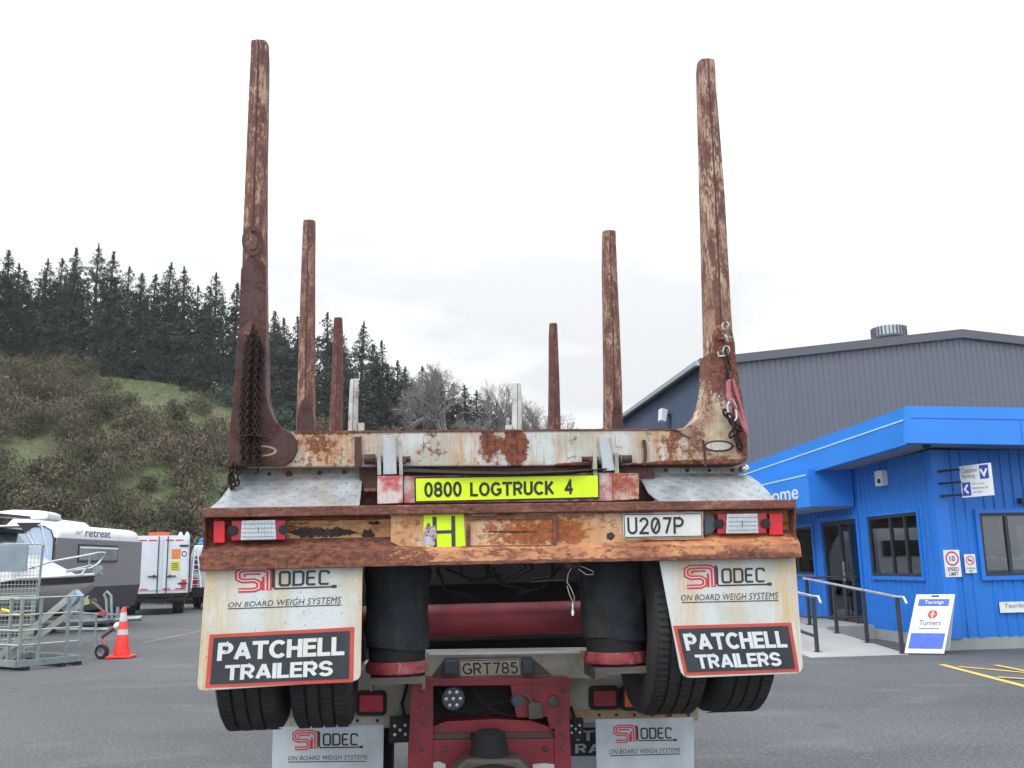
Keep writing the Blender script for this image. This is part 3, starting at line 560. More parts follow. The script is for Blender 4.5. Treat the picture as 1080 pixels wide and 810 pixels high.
for k in range(28):
    a = k * 2 * math.pi / 28; p = vb + Vector((math.cos(a) * .63, math.sin(a) * .63, .06)); q = Vector((-math.sin(a), math.cos(a), 0)) * .02
    o_ = Vector((math.cos(a), math.sin(a), 0)) * .03; h_ = Vector((0, 0, .34)); fn_.add([p - q, p + q, p + q + o_, p - q + o_, p - q + h_, p + q + h_, p + q + o_ + h_, p - q + o_ + h_], [(0, 1, 2, 3), (4, 7, 6, 5), (0, 4, 5, 1), (1, 5, 6, 2), (2, 6, 7, 3), (3, 7, 4, 0)])
fn_.build('vent_blades', M['wh_trim'], vo)
fp = PX(708, 438, XL); fl = thing('floodlight', 'small white floodlight on the darker side wall of the warehouse', 'light', (XL - .04, fp.y, fp.z))
MB().box(XL - .34, XL - .036, fp.y - .05, fp.y + .05, fp.z - .05, fp.z + .05).build('bracket', M['frame'], fl)
MB().prism([(XL - .5, fp.y - .3, fp.z - .22), (XL - .3, fp.y - .3, fp.z - .3), (XL - .2, fp.y - .3, fp.z + .18), (XL - .45, fp.y - .3, fp.z + .25)], (0, .5, 0)).build('lamp_head', M['signwhite'], fl, bevel=.02)

# ================================================================ BLUE OFFICE
XW, YW, ZT = 9.12, 15.9, 3.42
of = thing('office_building', 'low bright blue clad office with flat overhanging roof', 'building', (XW + 4, YW + 3, 0))
XE = 24.; YE = 29.
doorY = (18.93, 20.66); winA = (16.5, 18.42, 1.22, 2.37); winB = (21.15, 23.1, 1.22, 2.3); winR = (9.86, 12.4, 1.22, 2.3)
def wall_pieces(lo, hi, zlo, zhi, holes):
    """strips of cladding around openings: (lo,hi,z0,z1) pieces"""
    out = []; cur = lo
    for a, b, z0, z1 in sorted(holes):
        out.append((cur, a, zlo, zhi)); 
        if z0 > zlo: out.append((a, b, zlo, z0))
        out.append((a, b, z1, zhi)); cur = b
    out.append((cur, hi, zlo, zhi)); return out
lw = MB()
for a, b, z0, z1 in wall_pieces(YW, YE, .2, ZT, [winA, (doorY[0], doorY[1], .2, 2.37), winB]):
    ribbed(lw, (XW, a), (XW, b), lambda s, z=z1: z, z0, .19, .028, (-1, 0), .03)
lw.build('side_wall', M['blue'], of, recalc=False)
rw = MB()
for a, b, z0, z1 in wall_pieces(XW, XE, .2, ZT, [winR, (15.2, 17.6, 1.22, 2.3)]):
    ribbed(rw, (a, YW), (b, YW), lambda s, z=z1: z, z0, .19, .028, (0, -1), .03)
rw.build('front_wall', M['blue'], of, recalc=False)
MB().box(XE, XE + .1, YW, YE, .2, ZT).box(XW, XE, YE, YE + .1, .2, ZT).build('rear_walls', M['blue'], of)
MB().box(XW - .045, XW + .2, YW - .045, YW - .031, .19, ZT).box(XW - .045, XW - .031, YW - .031, YW + .12, .19, ZT).build('corner_flashing', M['bluetrim'], of)
MB().box(XW - .02, XE, YW - .012, YW + .1, -.1, .2).box(XW - .012, XW + .1, YW + .1, YE, -.1, .2).build('foundation', M['concrete_base'], of)
MB().box(XW + .15, XE - .1, YW + .15, YE - .1, .05, .21).build('floor', M['insidefloor'], of)
MB().box(XW + 4.5, XW + 4.6, YW + .3, YE - .2, .2, 3.3).box(XW + .1, XE, YE - 3.2, YE - 3.1, .2, 3.3).build('partition', M['inside'], of)
MB().box(XW + .1, XE - .1, YW + .1, YE - .1, 2.75, 2.8).build('ceiling', M['inside'], of)
def window(axis, a, b, z0, z1, mull, fixed, side):
    """frame + panes; axis 'x' wall runs along x at y=fixed, 'y' runs along y at x=fixed"""
    def bx(m, s0, s1, d0, d1, q0, q1):
        if axis == 'x': m.box(s0, s1, fixed + d0, fixed + d1, q0, q1)
        else: m.box(fixed + d0, fixed + d1, s0, s1, q0, q1)
    tr = MB(); T = .07
    for s0, s1, q0, q1 in ((a - T, a, z0 - T, z1 + T), (b, b + T, z0 - T, z1 + T), (a, b, z1, z1 + T), (a, b, z0 - T, z0)): bx(tr, s0, s1, -.06, .03, q0, q1)
    wn = tr.build('window', M['bluetrim'], of)
    fr_ = MB(); f = .055
    for s0, s1, q0, q1 in [(a, a + f, z0, z1), (b - f, b, z0, z1), (a + f, b - f, z1 - f, z1), (a + f, b - f, z0, z0 + f)] + [(m - f / 2, m + f / 2, z0 + f, z1 - f) for m in mull]: bx(fr_, s0, s1, -.035, .02, q0, q1)
    fr_.build('frame', M['frame'], wn)
    g = MB(); bx(g, a + f, b - f, -.005, .001, z0 + f, z1 - f); g.build('pane', M['glass'], wn); return wn
window('y', *winA, [17.0, 17.55], XW, -1); window('y', *winB, [22.1], XW, -1); window('x', *winR, [10.36, 11.4], YW, -1); window('x', 15.2, 17.6, 1.22, 2.3, [16.4], YW, -1)
# interior fittings seen through the glass
MB().box(9.9, 10.55, YW + .5, YW + .52, 1.56, 2.28).build('blind', M['blind'], of)
ds = thing('desk', 'white desk inside the office behind the right hand window', 'desk', (11, YW + 1.2, .21))
MB().box(10.2, 12.2, YW + .9, YW + 1.6, 1.28, 1.33).build('desk_top', M['deskwhite'], ds)
for x in (10.3, 12.1): MB().box(x - .03, x + .03, YW + 1.2, YW + 1.3, .21, 1.28).build('leg', M['deskwhite'], ds)
mn = thing('monitor', 'white computer monitor on the desk behind the right hand window', 'monitor', (10.75, YW + 1.3, 1.33))
MB().box(10.55, 10.95, YW + 1.25, YW + 1.3, 1.42, 1.75).build('screen', M['deskwhite'], mn, bevel=.01); MB().box(10.7, 10.8, YW + 1.25, YW + 1.35, 1.33, 1.42).build('stand', M['deskwhite'], mn)
ck = thing('counter', 'white reception counter seen through the side window', 'counter', (XW + 2, 17.8, .21))
MB().box(XW + 1.6, XW + 2.2, 16.6, 19.4, 1.45, 1.52).box(XW + 1.7, XW + 2.1, 16.7, 19.3, .21, 1.45).build('body', M['deskwhite'], ck)
pb = thing('poster_board', 'pale noticeboard on the inner wall seen through the entrance', 'board', (XW + 4.48, 20.5, 1.2))
MB().box(XW + 4.42, XW + 4.49, 18.9, 20.4, 1.1, 2.2).build('panel', M['deskwhite'], pb)
strip = NT('lit_tube'); strip.b.inputs['Emission Color'].default_value = (1, .97, .9, 1); strip.b.inputs['Emission Strength'].default_value = 14
for k, (x, y, lb) in enumerate(((XW + 2.4, 20.4, 'lit ceiling strip light inside the entrance'), (XW + 2.6, 17.6, 'lit ceiling strip light behind the side window'), (XW + 2.8, 22.6, 'lit ceiling strip light behind the far side window'))):
    lt = thing('strip_light', lb, 'light', (x, y, 2.7), 'ceiling lights in the office'); MB().box(x - .06, x + .06, y - .6, y + .6, 2.69, 2.72).build('tube', strip.m, lt); MB().box(x - .09, x + .09, y - .65, y + .65, 2.72, 2.749).build('housing', M['signwhite'], lt)
# entrance doors
dr = MB(); f = .07
for a, b, z0, z1 in ((doorY[0], doorY[0] + f, .27, 2.37), (doorY[1] - f, doorY[1], .27, 2.37), (19.75, 19.87, .27, 2.3), (doorY[0] + f, doorY[1] - f, 2.28, 2.37), (doorY[0] + f, doorY[1] - f, .27, .36), (19.35, 19.41, .36, 2.28)): dr.box(XW + .0, XW + .06, a, b, z0, z1)
dd = dr.build('door', M['frame'], of, label='charcoal framed glass entrance door')
MB().box(XW + .025, XW + .031, doorY[0] + f, doorY[1] - f, .36, 2.28).build('pane', M['glass'], dd)
MB().box(XW - .05, XW - .02, 19.66, 19.69, 1.1, 1.5).build('handle', M['ally'], dd)
MB().box(XW - .05, XW + .01, doorY[0] - .1, doorY[0], .2, 2.46).box(XW - .05, XW + .01, doorY[1], doorY[1] + .1, .2, 2.46).box(XW - .05, XW + .01, doorY[0], doorY[1], 2.37, 2.46).build('door_trim', M['bluetrim'], of)
MB().box(XW + .3, XW + .32, 20.1, 20.6, .3, 2.3).build('wall_panel', M['signwhite'], of)
# fascia and roof
F1 = 15.0; A_ = PY(958, 428, F1); B_ = PY(1080, 440, F1); C_ = PY(1080, 482, F1); D_ = PY(958, 467, F1)
ex = (XE + 1 - A_.x) / (B_.x - A_.x); B2 = A_ + (B_ - A_) * ex; C2 = D_ + (C_ - D_) * ex; B2.z = A_.z + (B_.z - A_.z) * 1.6; C2.z = D_.z + (C_.z - D_.z) * 1.6
XF = A_.x; E1 = PX(790, 489, XF); E2 = PX(840, 503, XF); ye = 30.; zt_e = A_.z + (E1.z - A_.z) * (ye - F1) / (E1.y - F1); zb_e = D_.z + (E2.z - D_.z) * (ye - F1) / (E2.y - F1)
fa = MB().prism([A_, B2, C2, D_], (0, .14, 0)).build('fascia', M['bluefascia'], of)
MB().prism([(XF, F1 + .002, D_.z), (XF, ye, zb_e), (XF, ye, zt_e), (XF, F1 + .002, A_.z)], (.138, 0, 0)).build('fascia', M['bluefascia'], of)
MB().prism([(XF + .14, F1 + .14, D_.z + .02), (XE + 1, F1 + .14, C2.z + .02), (XE + 1, YW + .3, C2.z + .04), (XW + .3, YW + .3, D_.z + .02), (XW + .3, ye, zb_e + .02), (XF + .14, ye, zb_e + .02)], (0, 0, .05)).build('soffit', M['soffit'], of)
MB().add([(XF + .1, F1 + .1, A_.z - .1), (XE + 1, F1 + .1, B2.z - .1), (XE + 1, ye, B2.z - .1), (XF + .1, ye, zt_e - .1)], [(0, 1, 2, 3)]).build('roof', M['wh_trim'], of, recalc=False)
k1 = .40; zl0 = A_.z + (D_.z - A_.z) * .33; zl1 = zt_e + (zb_e - zt_e) * .33
MB().prism([(XF - .012, F1 + .2, zl0 - .02), (XF - .012, ye, zl1 - .03), (XF - .012, ye, zl1 + .0), (XF - .012, F1 + .2, zl0 + .006)], (.01, 0, 0)).build('fascia_stripe', M['line_white'], of)
jn = MB()
zr0, zr1 = A_.z + (D_.z - A_.z) * .33, B2.z + (C2.z - B2.z) * .33
jn.prism([(XF + .01, F1 - .004, zr0 - .006), (XE + 1, F1 - .004, zr1 - .006), (XE + 1, F1 - .004, zr1 + .006), (XF + .01, F1 - .004, zr0 + .006)], (0, .003, 0))
for x in (10.25, 12.2, 14.2, 16.2): z_a = A_.z + (B2.z - A_.z) * (x - XF) / (B2.x - XF); z_c = D_.z + (C2.z - D_.z) * (x - XF) / (C2.x - XF); jn.box(x, x + .008, F1 - .004, F1 - .001, z_c + .01, zr0 + (zr1 - zr0) * (x - XF) / (XE + 1 - XF) - .01)
jn.build('panel_joints', M['signblue'], of)
# entrance canopy with the greeting
cx0 = PY(853, 495, 19.4); cz0, cz1 = 2.60, 3.40; CXL = 8.36 - .0; CY0, CY1 = 18.95, 29.
CXL = PY(853, 516, CY0).x
cn = MB().box(CXL, XW - .03, CY0, CY1, cz0 + .03, cz1).build('canopy', M['bluefascia'], of)
MB().box(CXL + .05, XW - .04, CY0 + .05, CY1 - .05, cz0, cz0 + .03).build('canopy_soffit', M['soffit'], cn)
MB().box(CXL - .012, CXL - .002, CY0 + .1, CY1, 3.27, 3.30).build('stripe', M['line_white'], cn)
pA, pB = PX(842, 518, CXL), PX(808, 529, CXL); wl = abs(pB.y - pA.y)
flat('lettering', text2d('Welcome', .012), planemap((CXL - .004, pA.y + wl * 1.78, 2.83), (0, -wl * 1.78, 0), (0, 0, .31)), M['signwhite'], cn)
MB().box(CXL + .1, CXL + .25, 20.9, 21.05, .3, cz0).build('canopy_post', M['bluetrim'], of)
# camera on wall, signs
sc = thing('security_camera', 'small white box camera on the blue wall under the soffit', 'camera', (XW - .1, 17.6, 3.05))
MB().box(XW - .16, XW - .03, 17.45, 17.72, 2.93, 3.22).build('housing', M['signwhite'], sc, bevel=.01); MB().box(XW - .175, XW - .161, 17.5, 17.6, 2.98, 3.06).build('lens', M['ink'], sc)
sd = thing('dome_camera', 'tiny black dome camera under the soffit at the roof corner', 'camera', (XF + .5, F1 + .35, 3.4))
MB().lathe((XF + .45, F1 + .35, D_.z + .02), (0, 0, -1), [(.07, 0), (.07, .03), (.05, .08), (.01, .1)], 14).build('dome', M['ink'], sd, True)
def wall_sign(x0, z0, x1, z1, name, label):
    t = thing(name, label, 'sign', ((x0 + x1) / 2, YW - .05, z0)); MB().box(x0, x1, YW - .058, YW - .046, z0, z1).build('panel', M['signwhite'], t)
    return t, planemap((x0, YW - .061, z0), (x1 - x0, 0, 0), (0, 0, z1 - z0))
t, mpf = wall_sign(9.13, 1.22, 9.42, 1.68, 'speed_limit_sign', 'white 10 speed limit sign with red ring on the blue corner')
flat('ring', ring2d(.5, .68, .42, .27, .22), mpf, M['signred'], t)
for w_ in (place2d(text2d('10', .02), .33, .58, .67, .78), place2d(text2d('SPEED', .01), .14, .22, .86, .36), place2d(text2d('LIMIT', .01), .22, .05, .78, .18)): flat('lettering', w_, mpf, M['ink2'], t)
t, mpf = wall_sign(9.50, 1.28, 9.70, 1.60, 'no_smoking_sign', 'small white no smoking sign beside the speed limit sign')
flat('ring', merge2d(ring2d(.5, .67, .38, .25, .2), stroke2d([(.25, .85), (.75, .5)], .06, .7)), mpf, M['signred'], t)
for w_ in (place2d(text2d('NO SMOKING', .0), .1, .2, .9, .3), place2d(text2d('AREA', .0), .3, .06, .7, .16), rect2d(.32, .64, .68, .7)): flat('lettering', w_, mpf, M['ink2'], t)
t, mpf = wall_sign(10.05, .60, 12.0, .78, 'street_name_sign', 'long white name board low on the blue wall at the right edge')
for w_ in (place2d(text2d('Taurikura Park Drive', .0), .04, .45, .62, .85), place2d(text2d('Private', 0), .45, .12, .6, .36)): flat('lettering', w_, mpf, M['signgrey'], t)
# projecting sign by the corner
ps = thing('projecting_sign', 'white and navy customer parking sign with arrows on three brackets', 'sign', (9.35, YW - .1, 2.6))
pTL, pBL = PY(1011, 492, 15.55), PY(1015, 525, 15.55); pTR, pBR = PY(1044, 486, 14.95), PY(1047, 521, 14.95)
O = Vector((pBL.x, pBL.y, pBL.z)); U = Vector((pBR.x - pBL.x, pBR.y - pBL.y, 0)); V = Vector((0, 0, pTL.z - pBL.z)); nrm = Vector((-U.y, U.x, 0)).normalized() * -1
if nrm.y > 0: nrm = -nrm
MB().prism([O, O + U, O + U + V, O + V], -nrm * .04).build('panel', M['signwhite'], ps); pm = planemap(O + nrm * .003, U, V)
[flat('arrow_panel', w_, pm, M['signblue'], ps) for w_ in (rect2d(.66, .53, .95, .96), rect2d(.04, .05, .32, .47))]; pm2 = planemap(O + nrm * .006, U, V)
[flat('arrow', w_, pm2, M['signwhite'], ps) for w_ in (stroke2d([(.70, .84), (.80, .64), (.90, .84)], .07, 1.), stroke2d([(.23, .40), (.12, .26), (.23, .12)], .07, 1.))]
for w_ in (place2d(text2d('Customer', .0), .07, .77, .6, .92), place2d(text2d('Parking', .0), .07, .56, .5, .73), place2d(text2d('All trucks,', 0), .37, .36, .8, .44), place2d(text2d('deliveries &', 0), .37, .23, .88, .31), place2d(text2d('receipt', 0), .37, .1, .7, .18)): flat('lettering', w_, pm, M['signgrey'], ps)
for zz in (.1, .5, .9): MB().tube([O + V * zz + U * .02 + Vector((0, 0, 0)), Vector((O.x - .22, YW - .03, O.z + V.z * zz))], .022, 6).build('bracket', M['frame'], ps)
dp = thing('wall_downlight', 'small dark wall light above the right hand window', 'light', (12.3, YW - .1, 2.6)); MB().box(10.62, 10.8, YW - .16, YW - .03, 2.46, 2.55).build('housing', M['frame'], dp, bevel=.01)
# ramp, handrails
rp = MB().loft([[(6.45, 15.45, -.02), (8.12, 15.45, -.02), (8.12, 15.45, .006), (6.45, 15.45, .006)], [(6.45, 19.3, -.02), (8.12, 19.3, -.02), (8.12, 19.3, .26), (6.45, 19.3, .26)], [(6.45, 24.5, -.02), (8.12, 24.5, -.02), (8.12, 24.5, .26), (6.45, 24.5, .26)]])
tag(rebase(rp.build('entrance_ramp', M['concrete'], None), (7.3, 15.5, 0)), 'pale concrete ramp rising to the blue entrance', 'ramp')
tag(rebase(MB().box(8.124, XW - .02, 18.55, 24.4, -.02, .262).build('entrance_landing', M['concrete'], None), (8.6, 18.6, 0)), 'concrete landing slab in front of the glass entrance door', 'landing')
def rail(x, y0, y1, z0, z1, posts, label, low):
    t = thing('handrail', label, 'handrail', (x, y0, 0)); H_ = .92
    zz = lambda y: z0 + (z1 - z0) * (y - y0) / (y1 - y0) if y < y1 else z1
    ye_ = max(posts)
    pts = [(x, min(posts) - .3, zz(min(posts)) + H_ - .1), (x, min(posts) - .22, zz(min(posts)) + H_)] + [(x, y, zz(y) + H_) for y in np.linspace(min(posts), ye_ + .15, 8)]
    MB().tube(pts, .024, 10).build('top_rail', M['ally'], t, True)
    for y in posts: MB().box(x - .028, x + .028, y - .028, y + .028, zz(y), zz(y) + H_ - .02).box(x - .06, x + .06, y - .06, y + .06, zz(y), zz(y) + .012).build('post', M['frame'], t)
    if low: MB().tube([(x, min(posts), zz(min(posts)) + .26), (x, ye_, zz(ye_) + .26)], .03, 8).build('bottom_rail', M['frame'], t)
    return t
rail(8.07, 15.5, 19.3, 0, .26, (15.56, 16.78, 18.0, 19.26), 'black posted handrail with silver top rail on the building side of the ramp', False)
rail(6.79, 15.95, 19.3, .03, .26, (15.98, 17.6, 19.2), 'black posted handrail on the open side of the ramp, half hidden by mudflap', True)
t = thing('barrier_rail', 'black two bar rail across the landing in front of the glass door', 'handrail', (8.1, 20.9, .26))
MB().tube([(8.1, 21.8, 1.2), (8.1, 19.3, 1.2), (9.02, 19.0, 1.2)], .02, 8).build('top_rail', M['frame'], t); MB().tube([(8.1, 21.8, .4), (8.1, 19.3, .4), (9.02, 19.0, .4)], .02, 8).build('bottom_rail', M['frame'], t)
for p in ((8.1, 21.8), (8.1, 20.5), (8.98, 19.02)): MB().cyl((*p, .262), (*p, 1.2), .02, 8).build('post', M['frame'], t)
# sandwich board
sb = thing('sandwich_board', 'white leaning pavement sign with blue panels beside the ramp rail', 'sign', PZ(972, 687, 0))
b0 = PY(953.5, 686, 15.5); b0.z = 0; b1 = b0 + Vector((.52, -.30, 0))
U = b1 - b0; back = Vector((-U.y, U.x, 0)).normalized(); back = -back if back.y < 0 else back
tp = b0 + back * .20 + Vector((0.30, 0.0, .93)); 
def board_face(o, up, name, nd):
    m = MB(); m.prism([o, o + U, o + U + up, o + up], nd * .035); return m.build(name, M['signwhite'], sb, bevel=.012)
nf = -back; upv = tp - b0
board_face(b0 + Vector((0, 0, .02)), upv, 'front_panel', back); board_face(b0 + back * .5 + Vector((0.1, 0, .02)), Vector((upv.x - .1, upv.y - back.y * .5 + back.y * .05, upv.z - .01)) - Vector((back.x * .46, 0, 0)), 'rear_panel', back)
pm = planemap(b0 + nf * .004 + Vector((0, 0, .02)), U, upv)
[flat('print', w_, pm, M['signpanelblue'], sb) for w_ in (rect2d(.1, .80, .88, .92), rect2d(.07, .08, .93, .34))]; pm2 = planemap(b0 + nf * .007 + Vector((0, 0, .02)), U, upv)
flat('lettering', place2d(text2d('Tauranga', .005), .26, .82, .74, .90), pm2, M['signwhite'], sb)
flat('emblem', disc2d(.52, .66, .12, .075), pm, M['signred'], sb); flat('emblem_mark', merge2d(stroke2d([(.52, .60), (.52, .72)], .02, .66), stroke2d([(.47, .655), (.57, .665)], .02, .66)), pm2, M['signwhite'], sb)
flat('lettering', place2d(text2d('Turners', .01), .22, .47, .78, .56), pm, M['signgrey'], sb); flat('tagline', rect2d(.24, .41, .76, .425), pm, M['signgrey'], sb)
flat('hand_slot', rect2d(.4, .955, .6, .985), pm, M['ink'], sb)

# painted lines
def line(p0, p1, w_, name, mat):
    a, b = PZ(*p0, 0), PZ(*p1, 0); dd_ = (b - a).normalized(); nn = Vector((-dd_.y, dd_.x, 0)) * w_ / 2; z = Vector((0, 0, .004))
    o = MB().add([a - nn + z, b - nn + z, b + nn + z, a + nn + z], [(0, 1, 2, 3)]).build(name, mat, None, recalc=False); o['kind'] = 'structure'
line((993, 701), (1100, 729), .10, 'yellow_line', M['yellowpaint'])
MB_l = [((1011, 703.5), (1100, 711.5)), ((1050, 702.2), (1110, 714)), ((1052, 715.2), (1110, 719))]
for i, (a, b) in enumerate(MB_l):
    p, q = PZ(*a, 0), PZ(*b, 0); dd_ = (q - p).normalized(); nn = Vector((-dd_.y, dd_.x, 0)) * .045; z = Vector((0, 0, .008 + i * .004))
    o = MB().add([p - nn + z, q - nn + z, q + nn + z, p + nn + z], [(0, 1, 2, 3)]).build('yellow_line', M['yellowpaint'], None, recalc=False); o['kind'] = 'structure'
line((150, 678), (214, 665), .07, 'white_line', M['whitepaint']); line((86, 676), (172, 672), .06, 'white_line', M['whitepaint'])

# ================================================================ LEFT: caravan, boat, truck, cone, ramp
ca, cb = PY(57, 600, 27.), PY(148, 600, 32.6); cav = thing('caravan', 'grey and white caravan with charcoal skirt parked behind the boat', 'caravan', (ca.x - 1.2, ca.y + 2.6, 0))
FR = Frame((ca.x, ca.y, 0), (cb.x - ca.x, cb.y - ca.y)); CL = math.hypot(cb.x - ca.x, cb.y - ca.y); CW = 2.35
def cprof(a, inset, z0, z1, rc=.28, n=6):
    """outline across the caravan at distance a along it"""
    pts = [(a, 0 + inset, z0)] + [(a, inset + rc * (1 - math.cos(t)), z1 - rc + rc * math.sin(t)) for t in np.linspace(0, math.pi / 2, n)] + [(a, CW - inset - rc * (1 - math.cos(t)), z1 - rc + rc * math.sin(t)) for t in np.linspace(math.pi / 2, 0, n)] + [(a, CW - inset, z0)]
    return pts
def skin(a): 
    # nose/tail curvature
    e = min(a, CL - a); return 2.93 - (.30 * max(0, 1 - e / .35) ** 2)
aa = [0, .06, .15, .3, CL / 2, CL - .5, CL - .25, CL - .1, CL]
MB(FR).loft([cprof(a, .0, 2.55, skin(a)) for a in aa]).build('roof', M['white'], cav, True)
ribs = MB(FR); z = 1.22
while z < 2.54: ribs.box(.02, CL + .02, -.008, CW + .008, z, min(z + .072, 2.55)); z += .078
ribs.box(.03, CL + .01, -.001, CW + .001, 1.2, 2.549).build('body', M['cgrey'], cav)
MB(FR).loft([[(-.02, 0, 1.2), (-.02, CW, 1.2), (CL + .04, CW, 1.2), (CL + .04, 0, 1.2)], [(0, .02, .55), (0, CW - .02, .55), (CL - .25, CW - .02, .55), (CL - .25, .02, .55)]]).build('skirt', M['cdark'], cav)
ep = [(-.03, .06, 1.2), (-.03, .06, 2.5), (-.03, .14, 2.72), (-.03, .35, 2.84), (-.03, CW - .35, 2.84), (-.03, CW - .14, 2.72), (-.03, CW - .06, 2.5), (-.03, CW - .06, 1.2)]
MB(FR).prism([Vector(p) for p in ep], (.028, 0, 0)).build('end_panel', M['cpale'], cav, label='pale blue end panel')
MB(FR).tube([(-.04, p[1] - .02 if p[1] < 1 else p[1] + .02, p[2] + (.02 if p[2] > 2.6 else 0)) for p in ep], .022, 6).build('end_trim', M['frame'], cav)
def fpt(px, py):
    """pixel -> caravan side plane (b=0) coordinates"""
    r = ray(px, py); n_ = FR.w; t_ = (FR.o - Vector((0, 0, EYE))).dot(n_) / Vector(r).dot(n_); p = Vector(r) * t_ + Vector((0, 0, EYE)); return (p - FR.o).dot(FR.u), p.z
a0, z0 = fpt(81, 593); a1, z1 = fpt(124, 575.5)
wn = MB(FR).box(a0, a1, -.03, .0, z0, z1).build('window', M['frame'], cav); MB(FR).box(a0 + .06, a1 - .06, -.036, -.031, z0 + .06, z1 - .05).build('pane', plain('caravan_window_glass', (120, 126, 132), .12, .2), wn)
MB(FR).box(a0 + .05, a1 - .05, -.05, -.037, z1 - .12, z1 - .07).build('awning_strip', M['white'], wn)
a0, z0 = fpt(90, 566.5); a1, z1 = fpt(117, 560)
flat('lettering', text2d('retreat', .01), lambda u, v: FR(a0 + (a1 - a0) * u, -.004, 2.62 + .2 * v), M['signgrey'], cav)
flat('emblem', stroke2d([(0, .2), (.3, .7), (.5, .3), (.9, .9)], .25), lambda u, v: FR(a0 - .6 + .45 * u, -.004, 2.64 + .16 * v), M['coneband'], cav)
MB(FR).loft([[(.5, .5, 2.9), (.5, 1.7, 2.9), (3.2, 1.7, 2.9), (3.2, .5, 2.9)], [(.7, .6, 3.12), (.7, 1.6, 3.12), (2.9, 1.6, 3.08), (2.9, .6, 3.08)]]).build('roof_hatch', M['white'], cav, bevel=.03)
def wheel(parent, c, ax, R, w_, tyre=None, rim=None, tread=False):
    c = Vector(c); ax = Vector(ax).normalized(); m = MB(); h = w_ / 2
    m.lathe(c, ax, [(R * .58, -h * .8), (R * .7, -h), (R * .93, -h * .96), (R * .985, -h * .8), (R, -h * .55), (R, h * .55), (R * .985, h * .8), (R * .93, h * .96), (R * .7, h), (R * .58, h * .8)], 40, False)
    o = m.build('tyre', tyre or M['rubber'], parent, True)
    r = MB(); r.lathe(c, ax, [(R * .6, -h * .82), (R * .5, -h * .7), (R * .45, -h * .25), (.02, -h * .25)], 24, False); r.lathe(c, ax, [(R * .6, h * .82), (R * .5, h * .7), (R * .45, h * .3), (.02, h * .3)], 24, False); r.lathe(c, ax, [(R * .6, -h * .82), (R * .6, h * .82)], 24, False)
    return o, r
for a in (CL - 2.2, CL - 1.35, ):
    for b in (.14, CW - .14):
        wr = bpy.data.objects.new('wheel', None); COL.objects.link(wr); wr.parent = cav; wr.location = Vector(FR(a, b, .34)) - wloc(cav)
        o, r = wheel(wr, FR(a, b, .34), FR.w, .34, .2); r.build('rim', M['galv'], wr, True)
MB(FR).box(.3, CL, .5, .6, .42, .55).box(.3, CL, CW - .6, CW - .5, .42, .55).build('chassis', M['underdark'], cav)
MB(FR).tube([(CL - .1, .3, .5), (CL + 1.2, CW / 2, .5)], .05, 6).tube([(CL - .1, CW - .3, .5), (CL + 1.2, CW / 2, .5)], .05, 6).build('drawbar', M['galv'], cav)

# box truck
class Turn:
    def __init__(s, px, py, deg): s.c = Vector((px, py, 0)); s.m = Matrix.Rotation(math.radians(deg), 3, 'Z')
    def __call__(s, a, b, c): return s.c + s.m @ (Vector((a, b, c)) - s.c)
YB = 38.; bx0, bx1 = -10.85, PY(199, 600, YB).x; zb_, zt_ = .78, 2.93
tplane = lambda O, U, V: (lambda u, v: TN(*(Vector(O) + Vector(U) * u + Vector(V) * v))); TN = Turn(bx1, YB, 13); bt = thing('box_truck', 'white box truck with closed rear doors and orange beacon beside the caravan', 'truck', ((bx0 + bx1) / 2, YB + 2, 0))
MB(TN).box(bx0, bx1, YB, YB + 5.0, zb_, zt_).build('body', M['vanwhite'], bt, bevel=.03)
xm = PY(172, 600, YB).x
for x0, x1 in ((bx0 + .06, xm - .02), (xm + .02, bx1 - .06)): MB(TN).box(x0, x1, YB - .03, YB - .001, zb_ + .12, zt_ - .12).build('rear_door', M['vanwhite'], bt, bevel=.008)
lk = MB(TN)
for x in (xm - .16, xm + .16): lk.cyl((x, YB - .05, zb_ + .02), (x, YB - .05, zt_ - .02), .02, 6)
for s_ in (-1, 1): lk.tube([(xm + s_ * .16, YB - .06, 1.42), (xm + s_ * .5, YB - .07, 1.42)], .025, 6).box(xm + s_ * .28 - .03, xm + s_ * .28 + .03, YB - .08, YB - .03, 1.36, 1.48)
lk.build('door_lock_bar', M['frame'], bt)
for x in (bx0 + .2, bx1 - .2):
    for z in (zt_ - .42, 1.1): MB(TN).box(x - .16, x + .16, YB - .06, YB - .031, z, z + .07).build('hinge', M['frame'], bt)
for x in (-10.1, -9.75, -9.15, -8.8): MB(TN).box(x - .14, x + .14, YB - .036, YB - .031, zt_ - .2, zt_ - .15).build('marker_strip', M['signred'], bt)
for x in (-10.0, -9.2, -8.75): MB(TN).box(x - .14, x + .14, YB - .036, YB - .031, zb_ + .14, zb_ + .19).build('marker_strip', M['signred'], bt)
MB(TN).box(bx1 - .25, bx1 - .08, YB - .036, YB - .031, zb_ + .14, zb_ + .5).build('reflector_panel', M['redborder'], bt)
MB(TN).box(bx1 - .64, bx1 - .3, YB - .036, YB - .031, 2.05, 2.42).build('door_sign', M['orangesign'], bt, label='orange sign on rear door')
sx = bx1 - .30
ds_ = MB(TN).box(bx1 - .30, bx1 - .07, YB - .037, YB - .031, 2.05, 2.42).build('door_sign', M['signwhite'], bt, label='pale sign with a black ring on rear door')
flat('ring', ring2d(.5, .5, .42, .42, .35), tplane((bx1 - .30, YB - .041, 2.1), (.23, 0, 0), (0, 0, .27)), M['ink'], ds_)
ys_ = MB(TN).box(bx1 - .66, bx1 - .32, YB - .036, YB - .031, 1.6, 1.97).build('door_sign', M['yellowsign'], bt, label='yellow sign on rear door')
